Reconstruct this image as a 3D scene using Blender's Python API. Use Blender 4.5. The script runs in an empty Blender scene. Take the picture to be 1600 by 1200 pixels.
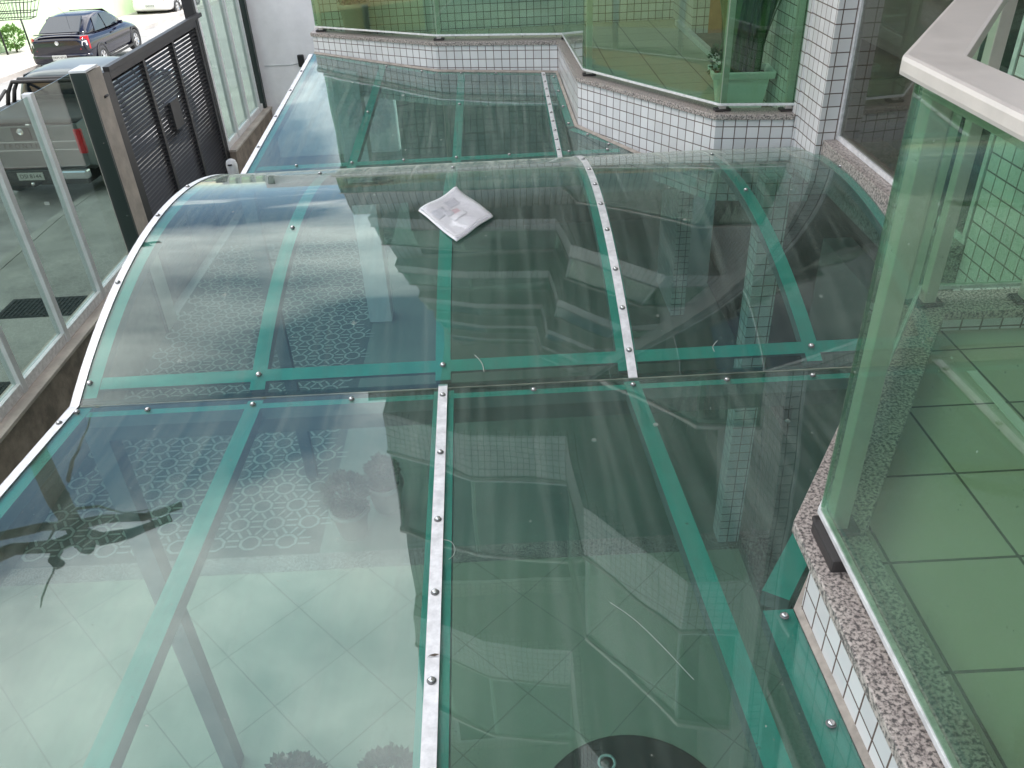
import bpy, bmesh, math, random
from mathutils import Vector, Matrix
random.seed(7)
R = math.radians
S = bpy.context.scene
C = S.collection

# ------------------------------------------------------------------ camera, sky, sun, exposure
TH = R(33.5)
_c, _s = .99866, .0517
dn = Vector((0, -math.sin(TH), -math.cos(TH))); fw = Vector((0, math.cos(TH), -math.sin(TH))); rt = Vector((1, 0, 0))
cx = rt*_c + dn*_s; cu = -(rt*(-_s) + dn*_c)
cam_d = bpy.data.cameras.new('camera'); cam = bpy.data.objects.new('camera', cam_d); C.objects.link(cam)
M = Matrix((cx, cu, -fw)).transposed().to_4x4(); cam.matrix_world = M
cam_d.lens = 28.58; cam_d.sensor_width = 36; cam_d.clip_start = .02; cam_d.clip_end = 3000
S.camera = cam

SUN_AZ = R(80)       # measured from +Y towards +X
SUN_EL = R(60)
w = bpy.data.worlds.new("World"); S.world = w; w.use_nodes = True
nt = w.node_tree; nt.nodes.clear()
def nd(nt, t, **kw):
    n = nt.nodes.new(t)
    for k, v in kw.items(): setattr(n, k, v)
    return n
def mth(nt, op, a, b=None, c=None, clamp=False):
    n = nt.nodes.new('ShaderNodeMath'); n.operation = op; n.use_clamp = clamp
    for i, v in enumerate((a, b, c)):
        if v is None: continue
        if isinstance(v, (int, float)): n.inputs[i].default_value = v
        else: nt.links.new(v, n.inputs[i])
    return n.outputs[0]
sky = nd(nt, 'ShaderNodeTexSky', sky_type='NISHITA', sun_disc=False, sun_elevation=SUN_EL, sun_rotation=SUN_AZ)
sky.air_density = 1.0; sky.dust_density = .6; sky.ozone_density = 1.4
geo = nd(nt, 'ShaderNodeTexCoord')
sep = nd(nt, 'ShaderNodeSeparateXYZ'); nt.links.new(geo.outputs['Generated'], sep.inputs[0])
zz = mth(nt, 'MAXIMUM', mth(nt, 'ADD', sep.outputs[2], .12), .05)
px_ = mth(nt, 'DIVIDE', sep.outputs[0], zz); py_ = mth(nt, 'DIVIDE', sep.outputs[1], zz)
cmb = nd(nt, 'ShaderNodeCombineXYZ'); nt.links.new(px_, cmb.inputs[0]); nt.links.new(py_, cmb.inputs[1])
nz = nd(nt, 'ShaderNodeTexNoise'); nz.inputs['Scale'].default_value = 1.05; nz.inputs['Detail'].default_value = 9; nz.inputs['Roughness'].default_value = .55
nz.inputs['Distortion'].default_value = .35
nt.links.new(cmb.outputs[0], nz.inputs['Vector'])
rmp = nd(nt, 'ShaderNodeValToRGB'); rmp.color_ramp.elements[0].position = .42; rmp.color_ramp.elements[1].position = .64
elv = nd(nt, 'ShaderNodeValToRGB'); ce = elv.color_ramp.elements; ce[0].position = .20; ce[0].color = (.36,)*3+(1,); ce[1].position = .97; ce[1].color = (.34,)*3+(1,)
for p_, v_ in ((.47, .47), (.60, .60), (.84, .535)): k_ = ce.new(p_); k_.color = (v_,)*3+(1,)
nt.links.new(sep.outputs[2], elv.inputs[0])
nt.links.new(mth(nt, 'ADD', nz.outputs['Fac'], mth(nt, 'SUBTRACT', elv.outputs[0], .5)), rmp.inputs[0])
mx = nd(nt, 'ShaderNodeMixRGB'); nt.links.new(rmp.outputs[0], mx.inputs[0]); 
hz = nd(nt, 'ShaderNodeMixRGB', blend_type='MULTIPLY'); hz.inputs[0].default_value = 1; hz.inputs[2].default_value = (2.2, 2.1, 1.95, 1)
nt.links.new(sky.outputs[0], hz.inputs[1]); nt.links.new(hz.outputs[0], mx.inputs[1])
mx.inputs[2].default_value = (35, 34.2, 33.2, 1)
bg = nd(nt, 'ShaderNodeBackground'); bg.inputs['Strength'].default_value = .12
nt.links.new(mx.outputs[0], bg.inputs[0]); out = nd(nt, 'ShaderNodeOutputWorld'); nt.links.new(bg.outputs[0], out.inputs[0])

sl = bpy.data.lights.new('sun', 'SUN'); sl.energy = 5; sl.angle = R(.5); sl.color = (1, .97, .93)
so = bpy.data.objects.new('sun', sl); C.objects.link(so)
sd = Vector((math.sin(SUN_AZ)*math.cos(SUN_EL), math.cos(SUN_AZ)*math.cos(SUN_EL), math.sin(SUN_EL)))
so.rotation_euler = sd.to_track_quat('Z', 'Y').to_euler(); so.location = (10, 0, 30)
S.view_settings.view_transform = 'Standard'; S.view_settings.look = 'None'
S.view_settings.exposure = .16; S.view_settings.gamma = 1
S.render.engine = 'CYCLES'
S.cycles.max_bounces = 8; S.cycles.transparent_max_bounces = 40; S.cycles.glossy_bounces = 4
S.cycles.caustics_reflective = False; S.cycles.caustics_refractive = False

# ------------------------------------------------------------------ materials
MATS = {}
def pm(name, col, rough=.6, metal=0, var=0, scale=8, bump=0, bscale=60, spec=.5, col2=None, emit=None):
    m = bpy.data.materials.new(name); m.use_nodes = True; n = m.node_tree; b = n.nodes['Principled BSDF']
    b.inputs['Base Color'].default_value = (*col, 1); b.inputs['Roughness'].default_value = rough
    b.inputs['Metallic'].default_value = metal; b.inputs['Specular IOR Level'].default_value = spec
    tc = nd(n, 'ShaderNodeTexCoord')
    if var or col2:
        z = nd(n, 'ShaderNodeTexNoise'); z.inputs['Scale'].default_value = scale; z.inputs['Detail'].default_value = 6; z.inputs['Roughness'].default_value = .65
        n.links.new(tc.outputs['Object'], z.inputs['Vector'])
        rp = nd(n, 'ShaderNodeValToRGB'); rp.color_ramp.elements[0].position = .35; rp.color_ramp.elements[1].position = .68
        if col2 is None: lo = [c*(1-var) for c in col]; hi = [min(1, c*(1+var)) for c in col]
        else: lo, hi = col, col2
        rp.color_ramp.elements[0].color = (*lo, 1); rp.color_ramp.elements[1].color = (*hi, 1)
        n.links.new(z.outputs['Fac'], rp.inputs[0]); n.links.new(rp.outputs[0], b.inputs['Base Color'])
        rr = mth(n, 'MULTIPLY_ADD', z.outputs['Fac'], .2, rough-.1); n.links.new(rr, b.inputs['Roughness'])
    if bump:
        z2 = nd(n, 'ShaderNodeTexNoise'); z2.inputs['Scale'].default_value = bscale; z2.inputs['Detail'].default_value = 5
        n.links.new(tc.outputs['Object'], z2.inputs['Vector'])
        bp = nd(n, 'ShaderNodeBump'); bp.inputs['Strength'].default_value = bump; bp.inputs['Distance'].default_value = .01
        n.links.new(z2.outputs['Fac'], bp.inputs['Height']); n.links.new(bp.outputs[0], b.inputs['Normal'])
    MATS[name] = m
    return m

def tile_mat(name, c1, c2, grout, size, mortar, rough=.2, rot=0, stain=.1, bias=0, staincol=(.35, .28, .2), loc=(0, 0, 0)):
    m = bpy.data.materials.new(name); m.use_nodes = True; n = m.node_tree; b = n.nodes['Principled BSDF']
    uv = nd(n, 'ShaderNodeUVMap'); mp = nd(n, 'ShaderNodeMapping'); mp.inputs['Rotation'].default_value = (0, 0, rot); mp.inputs['Location'].default_value = loc
    n.links.new(uv.outputs[0], mp.inputs[0])
    br = nd(n, 'ShaderNodeTexBrick', offset=0, squash=1); n.links.new(mp.outputs[0], br.inputs['Vector'])
    br.inputs['Color1'].default_value = (*c1, 1); br.inputs['Color2'].default_value = (*c2, 1); br.inputs['Mortar'].default_value = (*grout, 1)
    br.inputs['Scale'].default_value = 1; br.inputs['Mortar Size'].default_value = mortar; br.inputs['Mortar Smooth'].default_value = .15
    br.inputs['Bias'].default_value = bias; br.inputs['Brick Width'].default_value = size; br.inputs['Row Height'].default_value = size
    tc = nd(n, 'ShaderNodeTexCoord'); z = nd(n, 'ShaderNodeTexNoise'); z.inputs['Scale'].default_value = 3; z.inputs['Detail'].default_value = 8; z.inputs['Roughness'].default_value = .7
    n.links.new(tc.outputs['Object'], z.inputs['Vector'])
    f = mth(n, 'MULTIPLY', mth(n, 'SUBTRACT', z.outputs['Fac'], .45, clamp=True), stain*5, clamp=True)
    mxx = nd(n, 'ShaderNodeMixRGB'); n.links.new(f, mxx.inputs[0]); n.links.new(br.outputs['Color'], mxx.inputs[1]); mxx.inputs[2].default_value = (*staincol, 1)
    n.links.new(mxx.outputs[0], b.inputs['Base Color'])
    n.links.new(mth(n, 'MULTIPLY_ADD', br.outputs['Fac'], .5, rough), b.inputs['Roughness'])
    bp = nd(n, 'ShaderNodeBump'); bp.inputs['Strength'].default_value = .5; bp.inputs['Distance'].default_value = .002; bp.invert = True
    n.links.new(br.outputs['Fac'], bp.inputs['Height']); n.links.new(bp.outputs[0], b.inputs['Normal'])
    MATS[name] = m; return m

def granite_mat(name, base, dark, scale=140, rough=.35):
    m = bpy.data.materials.new(name); m.use_nodes = True; n = m.node_tree; b = n.nodes['Principled BSDF']
    tc = nd(n, 'ShaderNodeTexCoord')
    z = nd(n, 'ShaderNodeTexNoise'); z.inputs['Scale'].default_value = scale; z.inputs['Detail'].default_value = 4; z.inputs['Roughness'].default_value = .6
    n.links.new(tc.outputs['Object'], z.inputs['Vector'])
    v = nd(n, 'ShaderNodeTexVoronoi'); v.inputs['Scale'].default_value = scale*.9; n.links.new(tc.outputs['Object'], v.inputs['Vector'])
    rp = nd(n, 'ShaderNodeValToRGB'); e = rp.color_ramp.elements
    e[0].position = .40; e[0].color = (*dark, 1); e[1].position = .56; e[1].color = (*base, 1)
    x = e.new(.47); x.color = tuple((a+b_)/2*.9 for a, b_ in zip(base, dark)) + (1,)
    n.links.new(z.outputs['Fac'], rp.inputs[0])
    mxx = nd(n, 'ShaderNodeMixRGB', blend_type='MULTIPLY'); mxx.inputs[0].default_value = .55
    r2 = nd(n, 'ShaderNodeValToRGB'); r2.color_ramp.elements[0].color = (.55, .5, .48, 1); r2.color_ramp.elements[1].color = (1, .97, .93, 1)
    sp = nd(n, 'ShaderNodeSeparateColor'); n.links.new(v.outputs['Color'], sp.inputs[0]); n.links.new(sp.outputs[0], r2.inputs[0])
    n.links.new(rp.outputs[0], mxx.inputs[1]); n.links.new(r2.outputs[0], mxx.inputs[2]); n.links.new(mxx.outputs[0], b.inputs['Base Color'])
    b.inputs['Roughness'].default_value = rough
    MATS[name] = m; return m

def glass_mat(name, T, F0=.045, dust=.02, dustcol=(.5, .5, .45), rough=.0, wave=0, wscale=1.2, thick_exp=1, scratch=False):
    """thin tinted pane: tinted transmission, Fresnel mirror, thin film of dust (denser when seen along the surface)"""
    m = bpy.data.materials.new(name); m.use_nodes = True; n = m.node_tree; n.nodes.clear(); L = n.links
    g = nd(n, 'ShaderNodeNewGeometry')
    dp = nd(n, 'ShaderNodeVectorMath', operation='DOT_PRODUCT'); L.new(g.outputs['Normal'], dp.inputs[0]); L.new(g.outputs['Incoming'], dp.inputs[1])
    c = mth(n, 'MAXIMUM', mth(n, 'ABSOLUTE', dp.outputs['Value']), .04)
    p5 = mth(n, 'POWER', mth(n, 'SUBTRACT', 1, c), 5)
    fr = mth(n, 'MULTIPLY_ADD', p5, 1-F0, F0)
    tr = nd(n, 'ShaderNodeBsdfTransparent'); tr.inputs[0].default_value = tuple(t**.5 for t in T) + (1,)
    gl = nd(n, 'ShaderNodeBsdfGlossy'); gl.inputs['Roughness'].default_value = rough; gl.inputs[0].default_value = (1, 1, 1, 1)
    tc = nd(n, 'ShaderNodeTexCoord')
    if wave:
        z = nd(n, 'ShaderNodeTexNoise'); z.inputs['Scale'].default_value = wscale; z.inputs['Detail'].default_value = 2.2; z.inputs['Roughness'].default_value = .4
        L.new(tc.outputs['Object'], z.inputs['Vector'])
        bp = nd(n, 'ShaderNodeBump'); bp.inputs['Strength'].default_value = 1; bp.inputs['Distance'].default_value = wave
        L.new(z.outputs['Fac'], bp.inputs['Height']); L.new(bp.outputs[0], gl.inputs['Normal'])
    m1 = nd(n, 'ShaderNodeMixShader'); L.new(fr, m1.inputs[0]); L.new(tr.outputs[0], m1.inputs[1]); L.new(gl.outputs[0], m1.inputs[2])
    df = nd(n, 'ShaderNodeBsdfDiffuse'); df.inputs[0].default_value = (*dustcol, 1)
    z3 = nd(n, 'ShaderNodeTexNoise'); z3.inputs['Scale'].default_value = 2.3; z3.inputs['Detail'].default_value = 8; z3.inputs['Roughness'].default_value = .62
    L.new(tc.outputs['Object'], z3.inputs['Vector'])
    dd = mth(n, 'MULTIPLY', mth(n, 'MULTIPLY_ADD', z3.outputs['Fac'], 1.6, .2), dust)
    if scratch:
        mpp = nd(n, 'ShaderNodeMapping'); mpp.inputs['Scale'].default_value = (26, 1.1, 1.1); L.new(tc.outputs['Object'], mpp.inputs[0])
        z5 = nd(n, 'ShaderNodeTexNoise'); z5.inputs['Scale'].default_value = 1.0; z5.inputs['Detail'].default_value = 5; L.new(mpp.outputs[0], z5.inputs['Vector'])
        dd = mth(n, 'MULTIPLY', dd, mth(n, 'MULTIPLY_ADD', mth(n, 'POWER', z5.outputs['Fac'], 3), 5.0, .35))
        v6 = nd(n, 'ShaderNodeTexVoronoi'); v6.inputs['Scale'].default_value = 9; v6.inputs['Randomness'].default_value = 1; L.new(tc.outputs['Object'], v6.inputs['Vector'])
        sp6 = nd(n, 'ShaderNodeSeparateColor'); L.new(v6.outputs['Color'], sp6.inputs[0])
        spot = mth(n, 'MULTIPLY', mth(n, 'LESS_THAN', v6.outputs['Distance'], mth(n, 'MULTIPLY', mth(n, 'POWER', sp6.outputs[0], 6), .12)), .16)
        dd = mth(n, 'ADD', dd, spot)
    dd = mth(n, 'DIVIDE', dd, c)
    z4 = nd(n, 'ShaderNodeTexNoise'); z4.inputs['Scale'].default_value = 95; z4.inputs['Detail'].default_value = 1; L.new(tc.outputs['Object'], z4.inputs['Vector'])
    spk = mth(n, 'MULTIPLY', mth(n, 'SUBTRACT', z4.outputs['Fac'], .755, clamp=True), 6, clamp=True)
    dd = mth(n, 'ADD', dd, spk, clamp=True); dd = mth(n, 'MINIMUM', dd, .85)
    m2 = nd(n, 'ShaderNodeMixShader'); L.new(dd, m2.inputs[0]); L.new(m1.outputs[0], m2.inputs[1]); L.new(df.outputs[0], m2.inputs[2])
    o = nd(n, 'ShaderNodeOutputMaterial'); L.new(m2.outputs[0], o.inputs[0])
    MATS[name] = m; return m

tile_mat('white_tile', (.78, .765, .76), (.66, .65, .65), (.13, .09, .075), .066, .003, stain=.13, staincol=(.50, .46, .41))
tile_mat('floor_tile', (.54, .52, .41), (.49, .475, .375), (.12, .10, .08), .295, .004, rough=.25, rot=0, stain=.06, loc=(-.84, -1.003, 0))
tile_mat('court_tile', (.50, .49, .38), (.48, .47, .365), (.34, .33, .26), .52, .004, rough=.3, rot=R(45), stain=.05)
granite_mat('granite', (.55, .49, .455), (.10, .09, .09), 125)
granite_mat('granite_dark', (.16, .19, .17), (.03, .04, .035), 60)
glass_mat('canopy_sheet', (.29, .52, .475), F0=.064, dust=.034, dustcol=(.42, .46, .41), rough=.012, wave=.005, wscale=1.3, scratch=True)
glass_mat('green_glass', (.48, .69, .53), F0=.05, dust=.008, dustcol=(.32, .42, .34))
glass_mat('fence_glass', (.44, .56, .50), F0=.012, dust=.003)
glass_mat('window_glass', (.35, .36, .30), F0=.07, dust=.01)
glass_mat('clear_glass', (.75, .78, .78), F0=.05, dust=.01)
pm('rib_paint', (.20, .82, .72), .45, var=.10, scale=5)
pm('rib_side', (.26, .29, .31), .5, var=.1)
pm('beam_paint', (.13, .165, .18), .5, var=.1)
pm('aluminium', (.80, .79, .80), .42, .35, var=.16, scale=30, bump=.05)
pm('champagne', (.68, .62, .58), .38, .25, var=.04, scale=20, bump=.04, bscale=300)
pm('steel', (.62, .61, .60), .25, .9)
pm('glint_tan', (.45, .42, .33), .6, col2=(.12,.12,.10), scale=3)  # pale tone for the light caught along the arch sheet's end
pm('washer', (.16, .16, .16), .5, .3)
pm('rubber', (.03, .03, .03), .7)
pm('black_base', (.035, .03, .03), .5)
pm('sealant', (.33, .29, .25), .8, var=.25, scale=20)
pm('grey_post', (.70, .71, .72), .45, .2, var=.06)
pm('dark_metal', (.010, .010, .012), .45, var=.3, scale=3)
pm('dark_green_metal', (.018, .030, .028), .4)
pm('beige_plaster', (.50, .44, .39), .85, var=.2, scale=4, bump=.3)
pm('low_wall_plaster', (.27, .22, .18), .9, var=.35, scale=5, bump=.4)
pm('white_plaster', (.87, .85, .87), .8, var=.07, scale=2.5, bump=.15, bscale=30)
pm('soffit', (.55, .55, .53), .8, var=.05)
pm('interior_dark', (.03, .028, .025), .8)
pm('asphalt', (.30, .295, .29), .9, var=.25, scale=1.5, bump=.5, bscale=120)
pm('concrete', (.30, .30, .28), .85, var=.25, scale=1.3, bump=.4, bscale=40)
pm('far_street', (.45, .42, .39), .9, var=.15, scale=.7)
pm('court_slab', (.20, .25, .21), .5, var=.15, scale=2)
pm('pattern_dark', (.07, .10, .09), .6, var=.2, scale=6)
pm('pattern_light', (.36, .40, .36), .6, var=.1, scale=6)
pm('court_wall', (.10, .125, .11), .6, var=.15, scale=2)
pm('green_wall', (.50, .66, .40), .8, var=.08, scale=.8)
pm('yellow_wall', (.85, .68, .36), .8, var=.08, scale=.8)
pm('terracotta', (.55, .23, .10), .7, var=.1)
pm('orange_door', (.50, .22, .10), .5, var=.15, scale=10)
pm('brown_floor', (.18, .14, .10), .7, var=.4, scale=6)
pm('planter_plastic', (.74, .80, .77), .45, var=.04)
pm('grey_pot', (.36, .34, .31), .7, var=.1)
pm('soil', (.04, .03, .02), .95, bump=.8)
pm('leaf_dark', (.018, .045, .022), .45, col2=(.05, .10, .04), scale=9)
pm('leaf_mid', (.03, .075, .03), .5, col2=(.08, .16, .05), scale=12)
pm('leaf_light', (.10, .22, .05), .5, col2=(.20, .34, .08), scale=12)
pm('bark', (.14, .11, .085), .9, var=.35, scale=9, bump=.9, bscale=25)
pm('car_black', (.003, .004, .014), .10, 0, spec=.7)
pm('car_silver', (.14, .16, .16), .28, .6)
pm('car_white', (.78, .78, .78), .2)
pm('car_glass', (.015, .022, .028), .06, spec=.8)
pm('black_plastic', (.02, .02, .02), .55)
pm('chrome', (.7, .7, .7), .12, 1)
pm('lamp_red', (.45, .015, .02), .15)
pm('lamp_clear', (.75, .72, .72), .12)
pm('plate_white', (.62, .62, .60), .4)
pm('plate_ink', (.03, .03, .03), .5)
pm('plate_grey', (.40, .42, .38), .4)
pm('paper_white', (.80, .78, .80), .55, var=.03, scale=12, bump=.5, bscale=25)
pm('print_grey', (.50, .50, .55), .6, col2=(.68, .67, .71), scale=60)
pm('print_red', (.70, .40, .42), .6)
pm('cable_black', (.012, .012, .012), .5)
pm('mat_dark', (.012, .02, .022), .8, var=.3, scale=10)
pm('thread_pale', (.40, .46, .42), .6)
pm('strip_white', (.75, .75, .7), .6)
mt = MATS
# polythene sleeve for the leaflet, seen as a soft gloss
glass_mat('plastic_film', (.92, .92, .93), F0=.06, dust=.06, dustcol=(.8, .8, .82), rough=.12, wave=.006, wscale=18)

# ------------------------------------------------------------------ helpers
def finish(o, parent):
    C.objects.link(o)
    if parent is not None: o.parent = parent
    return o
class MB:
    def __init__(s): s.v = []; s.f = []; s.m = []; s.smooth = []
    def add(s, vs, fs, mi=0, sm=False):
        k = len(s.v); s.v += [tuple(v) for v in vs]
        for f in fs: s.f.append(tuple(i+k for i in f)); s.m.append(mi); s.smooth.append(sm)
        return s
    def box(s, x0, x1, y0, y1, z0, z1, mi=0):
        v = [(x0,y0,z0),(x1,y0,z0),(x1,y1,z0),(x0,y1,z0),(x0,y0,z1),(x1,y0,z1),(x1,y1,z1),(x0,y1,z1)]
        return s.add(v, [(0,3,2,1),(4,5,6,7),(0,1,5,4),(1,2,6,5),(2,3,7,6),(3,0,4,7)], mi)
    def prism(s, poly, z0, z1, mi=0):
        # poly: list of (x,y) counter-clockwise; z0,z1 numbers or functions
        f0 = z0 if callable(z0) else (lambda x, y: z0); f1 = z1 if callable(z1) else (lambda x, y: z1)
        n = len(poly)
        v = [(x, y, f0(x, y)) for x, y in poly] + [(x, y, f1(x, y)) for x, y in poly]
        f = [tuple(range(n-1, -1, -1)), tuple(range(n, 2*n))] + [(i, (i+1) % n, n+(i+1) % n, n+i) for i in range(n)]
        return s.add(v, f, mi)
    def bar(s, a, b, wd, ht, up=(0,0,1), mi=0):
        a = Vector(a); b = Vector(b); d = (b-a).normalized(); u = Vector(up); sx = d.cross(u).normalized(); uz = sx.cross(d)
        v = []
        for p in (a, b):
            for i, j in ((-1,-1),(1,-1),(1,1),(-1,1)): v.append(p + sx*wd/2*i + uz*ht/2*j)
        return s.add(v, [(0,1,2,3),(7,6,5,4),(0,4,5,1),(1,5,6,2),(2,6,7,3),(3,7,4,0)], mi)
    def tube(s, pts, rad, n=8, mi=0, caps=True):
        pts = [Vector(p) for p in pts]; rs = rad if isinstance(rad, (list, tuple)) else [rad]*len(pts)
        v = []; prev = None
        for i, p in enumerate(pts):
            d = (pts[min(i+1, len(pts)-1)] - pts[max(i-1, 0)]).normalized()
            ref = prev if prev is not None else (Vector((0,0,1)) if abs(d.z) < .9 else Vector((1,0,0)))
            a = (ref - d*ref.dot(d)).normalized(); prev = a; b = d.cross(a)
            for k in range(n): t = 2*math.pi*k/n; v.append(p + (a*math.cos(t) + b*math.sin(t))*rs[i])
        f = []
        for i in range(len(pts)-1):
            for k in range(n): f.append((i*n+k, i*n+(k+1)%n, (i+1)*n+(k+1)%n, (i+1)*n+k))
        if caps: f.append(tuple(range(n-1,-1,-1))); f.append(tuple(range((len(pts)-1)*n, len(pts)*n)))
        return s.add(v, f, mi, True)
    def lathe(s, prof, c=(0,0,0), n=20, mi=0, axis='z'):
        v = []
        for r, h in prof:
            for k in range(n):
                t = 2*math.pi*k/n; p = (r*math.cos(t), r*math.sin(t), h)
                if axis == 'x': p = (h, p[0], p[1])
                v.append((p[0]+c[0], p[1]+c[1], p[2]+c[2]))
        f = []
        for i in range(len(prof)-1):
            for k in range(n): f.append((i*n+k, i*n+(k+1)%n, (i+1)*n+(k+1)%n, (i+1)*n+k))
        f.append(tuple(range(n-1,-1,-1))); f.append(tuple(range((len(prof)-1)*n, len(prof)*n)))
        return s.add(v, f, mi, True)
    def mesh(s, name, mats, bevel=0, recalc=True):
        me = bpy.data.meshes.new(name); me.from_pydata(s.v, [], s.f)
        for m in (mats if isinstance(mats, (list, tuple)) else [mats]): me.materials.append(mt[m])
        me.polygons.foreach_set('material_index', s.m); me.polygons.foreach_set('use_smooth', s.smooth)
        if recalc or bevel:
            bm = bmesh.new(); bm.from_mesh(me)
            if recalc: bmesh.ops.recalc_face_normals(bm, faces=bm.faces)
            if bevel:
                es = [e for e in bm.edges if len(e.link_faces) == 2 and e.calc_face_angle(0) > .5]
                bmesh.ops.bevel(bm, geom=es, offset=bevel, segments=2, affect='EDGES', profile=.6, clamp_overlap=True)
            bm.to_mesh(me); bm.free()
        uv = me.uv_layers.new(name='UVMap')
        for p in me.polygons:
            nn = p.normal
            if abs(nn.z) > .7:
                for li in p.loop_indices: co = me.vertices[me.loops[li].vertex_index].co; uv.data[li].uv = (co.x, co.y)
            else:
                t = Vector((-nn.y, nn.x, 0)); t = t.normalized() if t.length > 1e-6 else Vector((1,0,0))
                for li in p.loop_indices: co = me.vertices[me.loops[li].vertex_index].co; uv.data[li].uv = (co.dot(t)+.02, co.z+.005)
        return me
    def build(s, name, mats, parent=None, bevel=0, recalc=True):
        o = bpy.data.objects.new(name, s.mesh(name, mats, bevel, recalc)); return finish(o, parent)
def tag(o, label, cat, group=None):
    o['label'] = label; o['category'] = cat
    if group: o['group'] = group
    return o
def thing(name, label, cat, loc=(0,0,0), rz=0, group=None):
    o = bpy.data.objects.new(name, None); C.objects.link(o); o.location = loc; o.rotation_euler = (0,0,rz); o.empty_display_size = .1
    return tag(o, label, cat, group)
def struct(o): o['kind'] = 'structure'; return o
def copy_tree(o, parent=None):
    c = o.copy(); C.objects.link(c); c.parent = parent
    for ch in list(o.children): copy_tree(ch, c)
    return c
def at_h(px, py, z):
    u, v = px-800, py-600; r = _c*u - _s*v; d = _s*u + _c*v; f = 1270
    Y = f*math.cos(TH) - d*math.sin(TH); Z = -(f*math.sin(TH) + d*math.cos(TH)); t = z/Z
    return Vector((r*t, Y*t, z))
def offset_line(pts, off):
    """offset a polyline to its left by off, mitred"""
    P = [Vector(p) for p in pts]; res = []
    for i, p in enumerate(P):
        ns = []
        if i > 0: d = (P[i]-P[i-1]).normalized(); ns.append(Vector((-d.y, d.x)))
        if i < len(P)-1: d = (P[i+1]-P[i]).normalized(); ns.append(Vector((-d.y, d.x)))
        if len(ns) == 1: res.append(p + ns[0]*off)
        else:
            b = (ns[0]+ns[1]).normalized(); res.append(p + b*off/max(.3, b.dot(ns[0])))
    return [(q.x, q.y) for q in res]
def ribbon(mb, pts, o1, o2, z0, z1, mi=0):
    a = offset_line(pts, o1); b = offset_line(pts, o2); n = len(pts)
    v = []
    for i in range(n): v += [(*a[i], z0), (*b[i], z0), (*b[i], z1), (*a[i], z1)]
    f = [(0,1,2,3), tuple(4*(n-1)+k for k in (3,2,1,0))]
    for i in range(n-1):
        for k in range(4): f.append((4*i+k, 4*i+(k+1)%4, 4*(i+1)+(k+1)%4, 4*(i+1)+k))
    mb.add(v, f, mi); return mb

# ------------------------------------------------------------------ ground, street, courtyard
G = -4.10
def gz(x, y):   # the street falls away from the camera
    return G-.12 - max(0, y-11)*.05
def sheet(name, xs, ys, zf, m):
    b = MB(); nx = len(xs)
    v = [(x, y, zf(x, y)) for y in ys for x in xs]
    f = [(j*nx+i, j*nx+i+1, (j+1)*nx+i+1, (j+1)*nx+i) for j in range(len(ys)-1) for i in range(nx-1)]
    b.add(v, f); return struct(b.build(name, m))
sheet('ground', [-400, -60, -30, 60, 400], [-300, -60, 11, 60, 300, 600], lambda x, y: gz(x, min(y, 60))-.06, 'far_street')
sheet('street', [-13.6, -10, -6.3], [-60, 0, 11, 20, 60, 120], lambda x, y: gz(x, min(y, 60)), 'asphalt')
KX = -6.24
b = MB()
for y0, y1 in ((-60, 11), (11, 60)):
    b.add([(KX, y0, gz(0,y0)-.1), (-3.9, y0, gz(0,y0)-.1), (-3.9, y1, gz(0,y1)-.1), (KX, y1, gz(0,y1)-.1),
           (KX, y0, gz(0,y0)+.12), (-3.9, y0, gz(0,y0)+.12), (-3.9, y1, gz(0,y1)+.12), (KX, y1, gz(0,y1)+.12)],
          [(0,3,2,1),(4,5,6,7),(0,1,5,4),(1,2,6,5),(2,3,7,6),(3,0,4,7)])
struct(b.build('pavement', 'concrete'))
b = MB()
for y0, y1 in ((-60, 11), (11, 60)):
    b.add([(KX-.16, y0, gz(0,y0)-.1), (KX-.004, y0, gz(0,y0)-.1), (KX-.004, y1, gz(0,y1)-.1), (KX-.16, y1, gz(0,y1)-.1),
           (KX-.16, y0, gz(0,y0)+.11), (KX-.004, y0, gz(0,y0)+.125), (KX-.004, y1, gz(0,y1)+.125), (KX-.16, y1, gz(0,y1)+.11)],
          [(0,3,2,1),(4,5,6,7),(0,1,5,4),(1,2,6,5),(2,3,7,6),(3,0,4,7)])
struct(b.build('kerb', 'concrete'))
b = MB()
for y0, y1 in ((-60, 11), (11, 60)):
    b.add([(-16.2, y0, gz(0,y0)-.1), (-13.6, y0, gz(0,y0)-.1), (-13.6, y1, gz(0,y1)-.1), (-16.2, y1, gz(0,y1)-.1),
           (-16.2, y0, gz(0,y0)+.13), (-13.6, y0, gz(0,y0)+.13), (-13.6, y1, gz(0,y1)+.13), (-16.2, y1, gz(0,y1)+.13)],
          [(0,3,2,1),(4,5,6,7),(0,1,5,4),(1,2,6,5),(2,3,7,6),(3,0,4,7)])
struct(b.build('pavement', 'far_street'))
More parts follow.
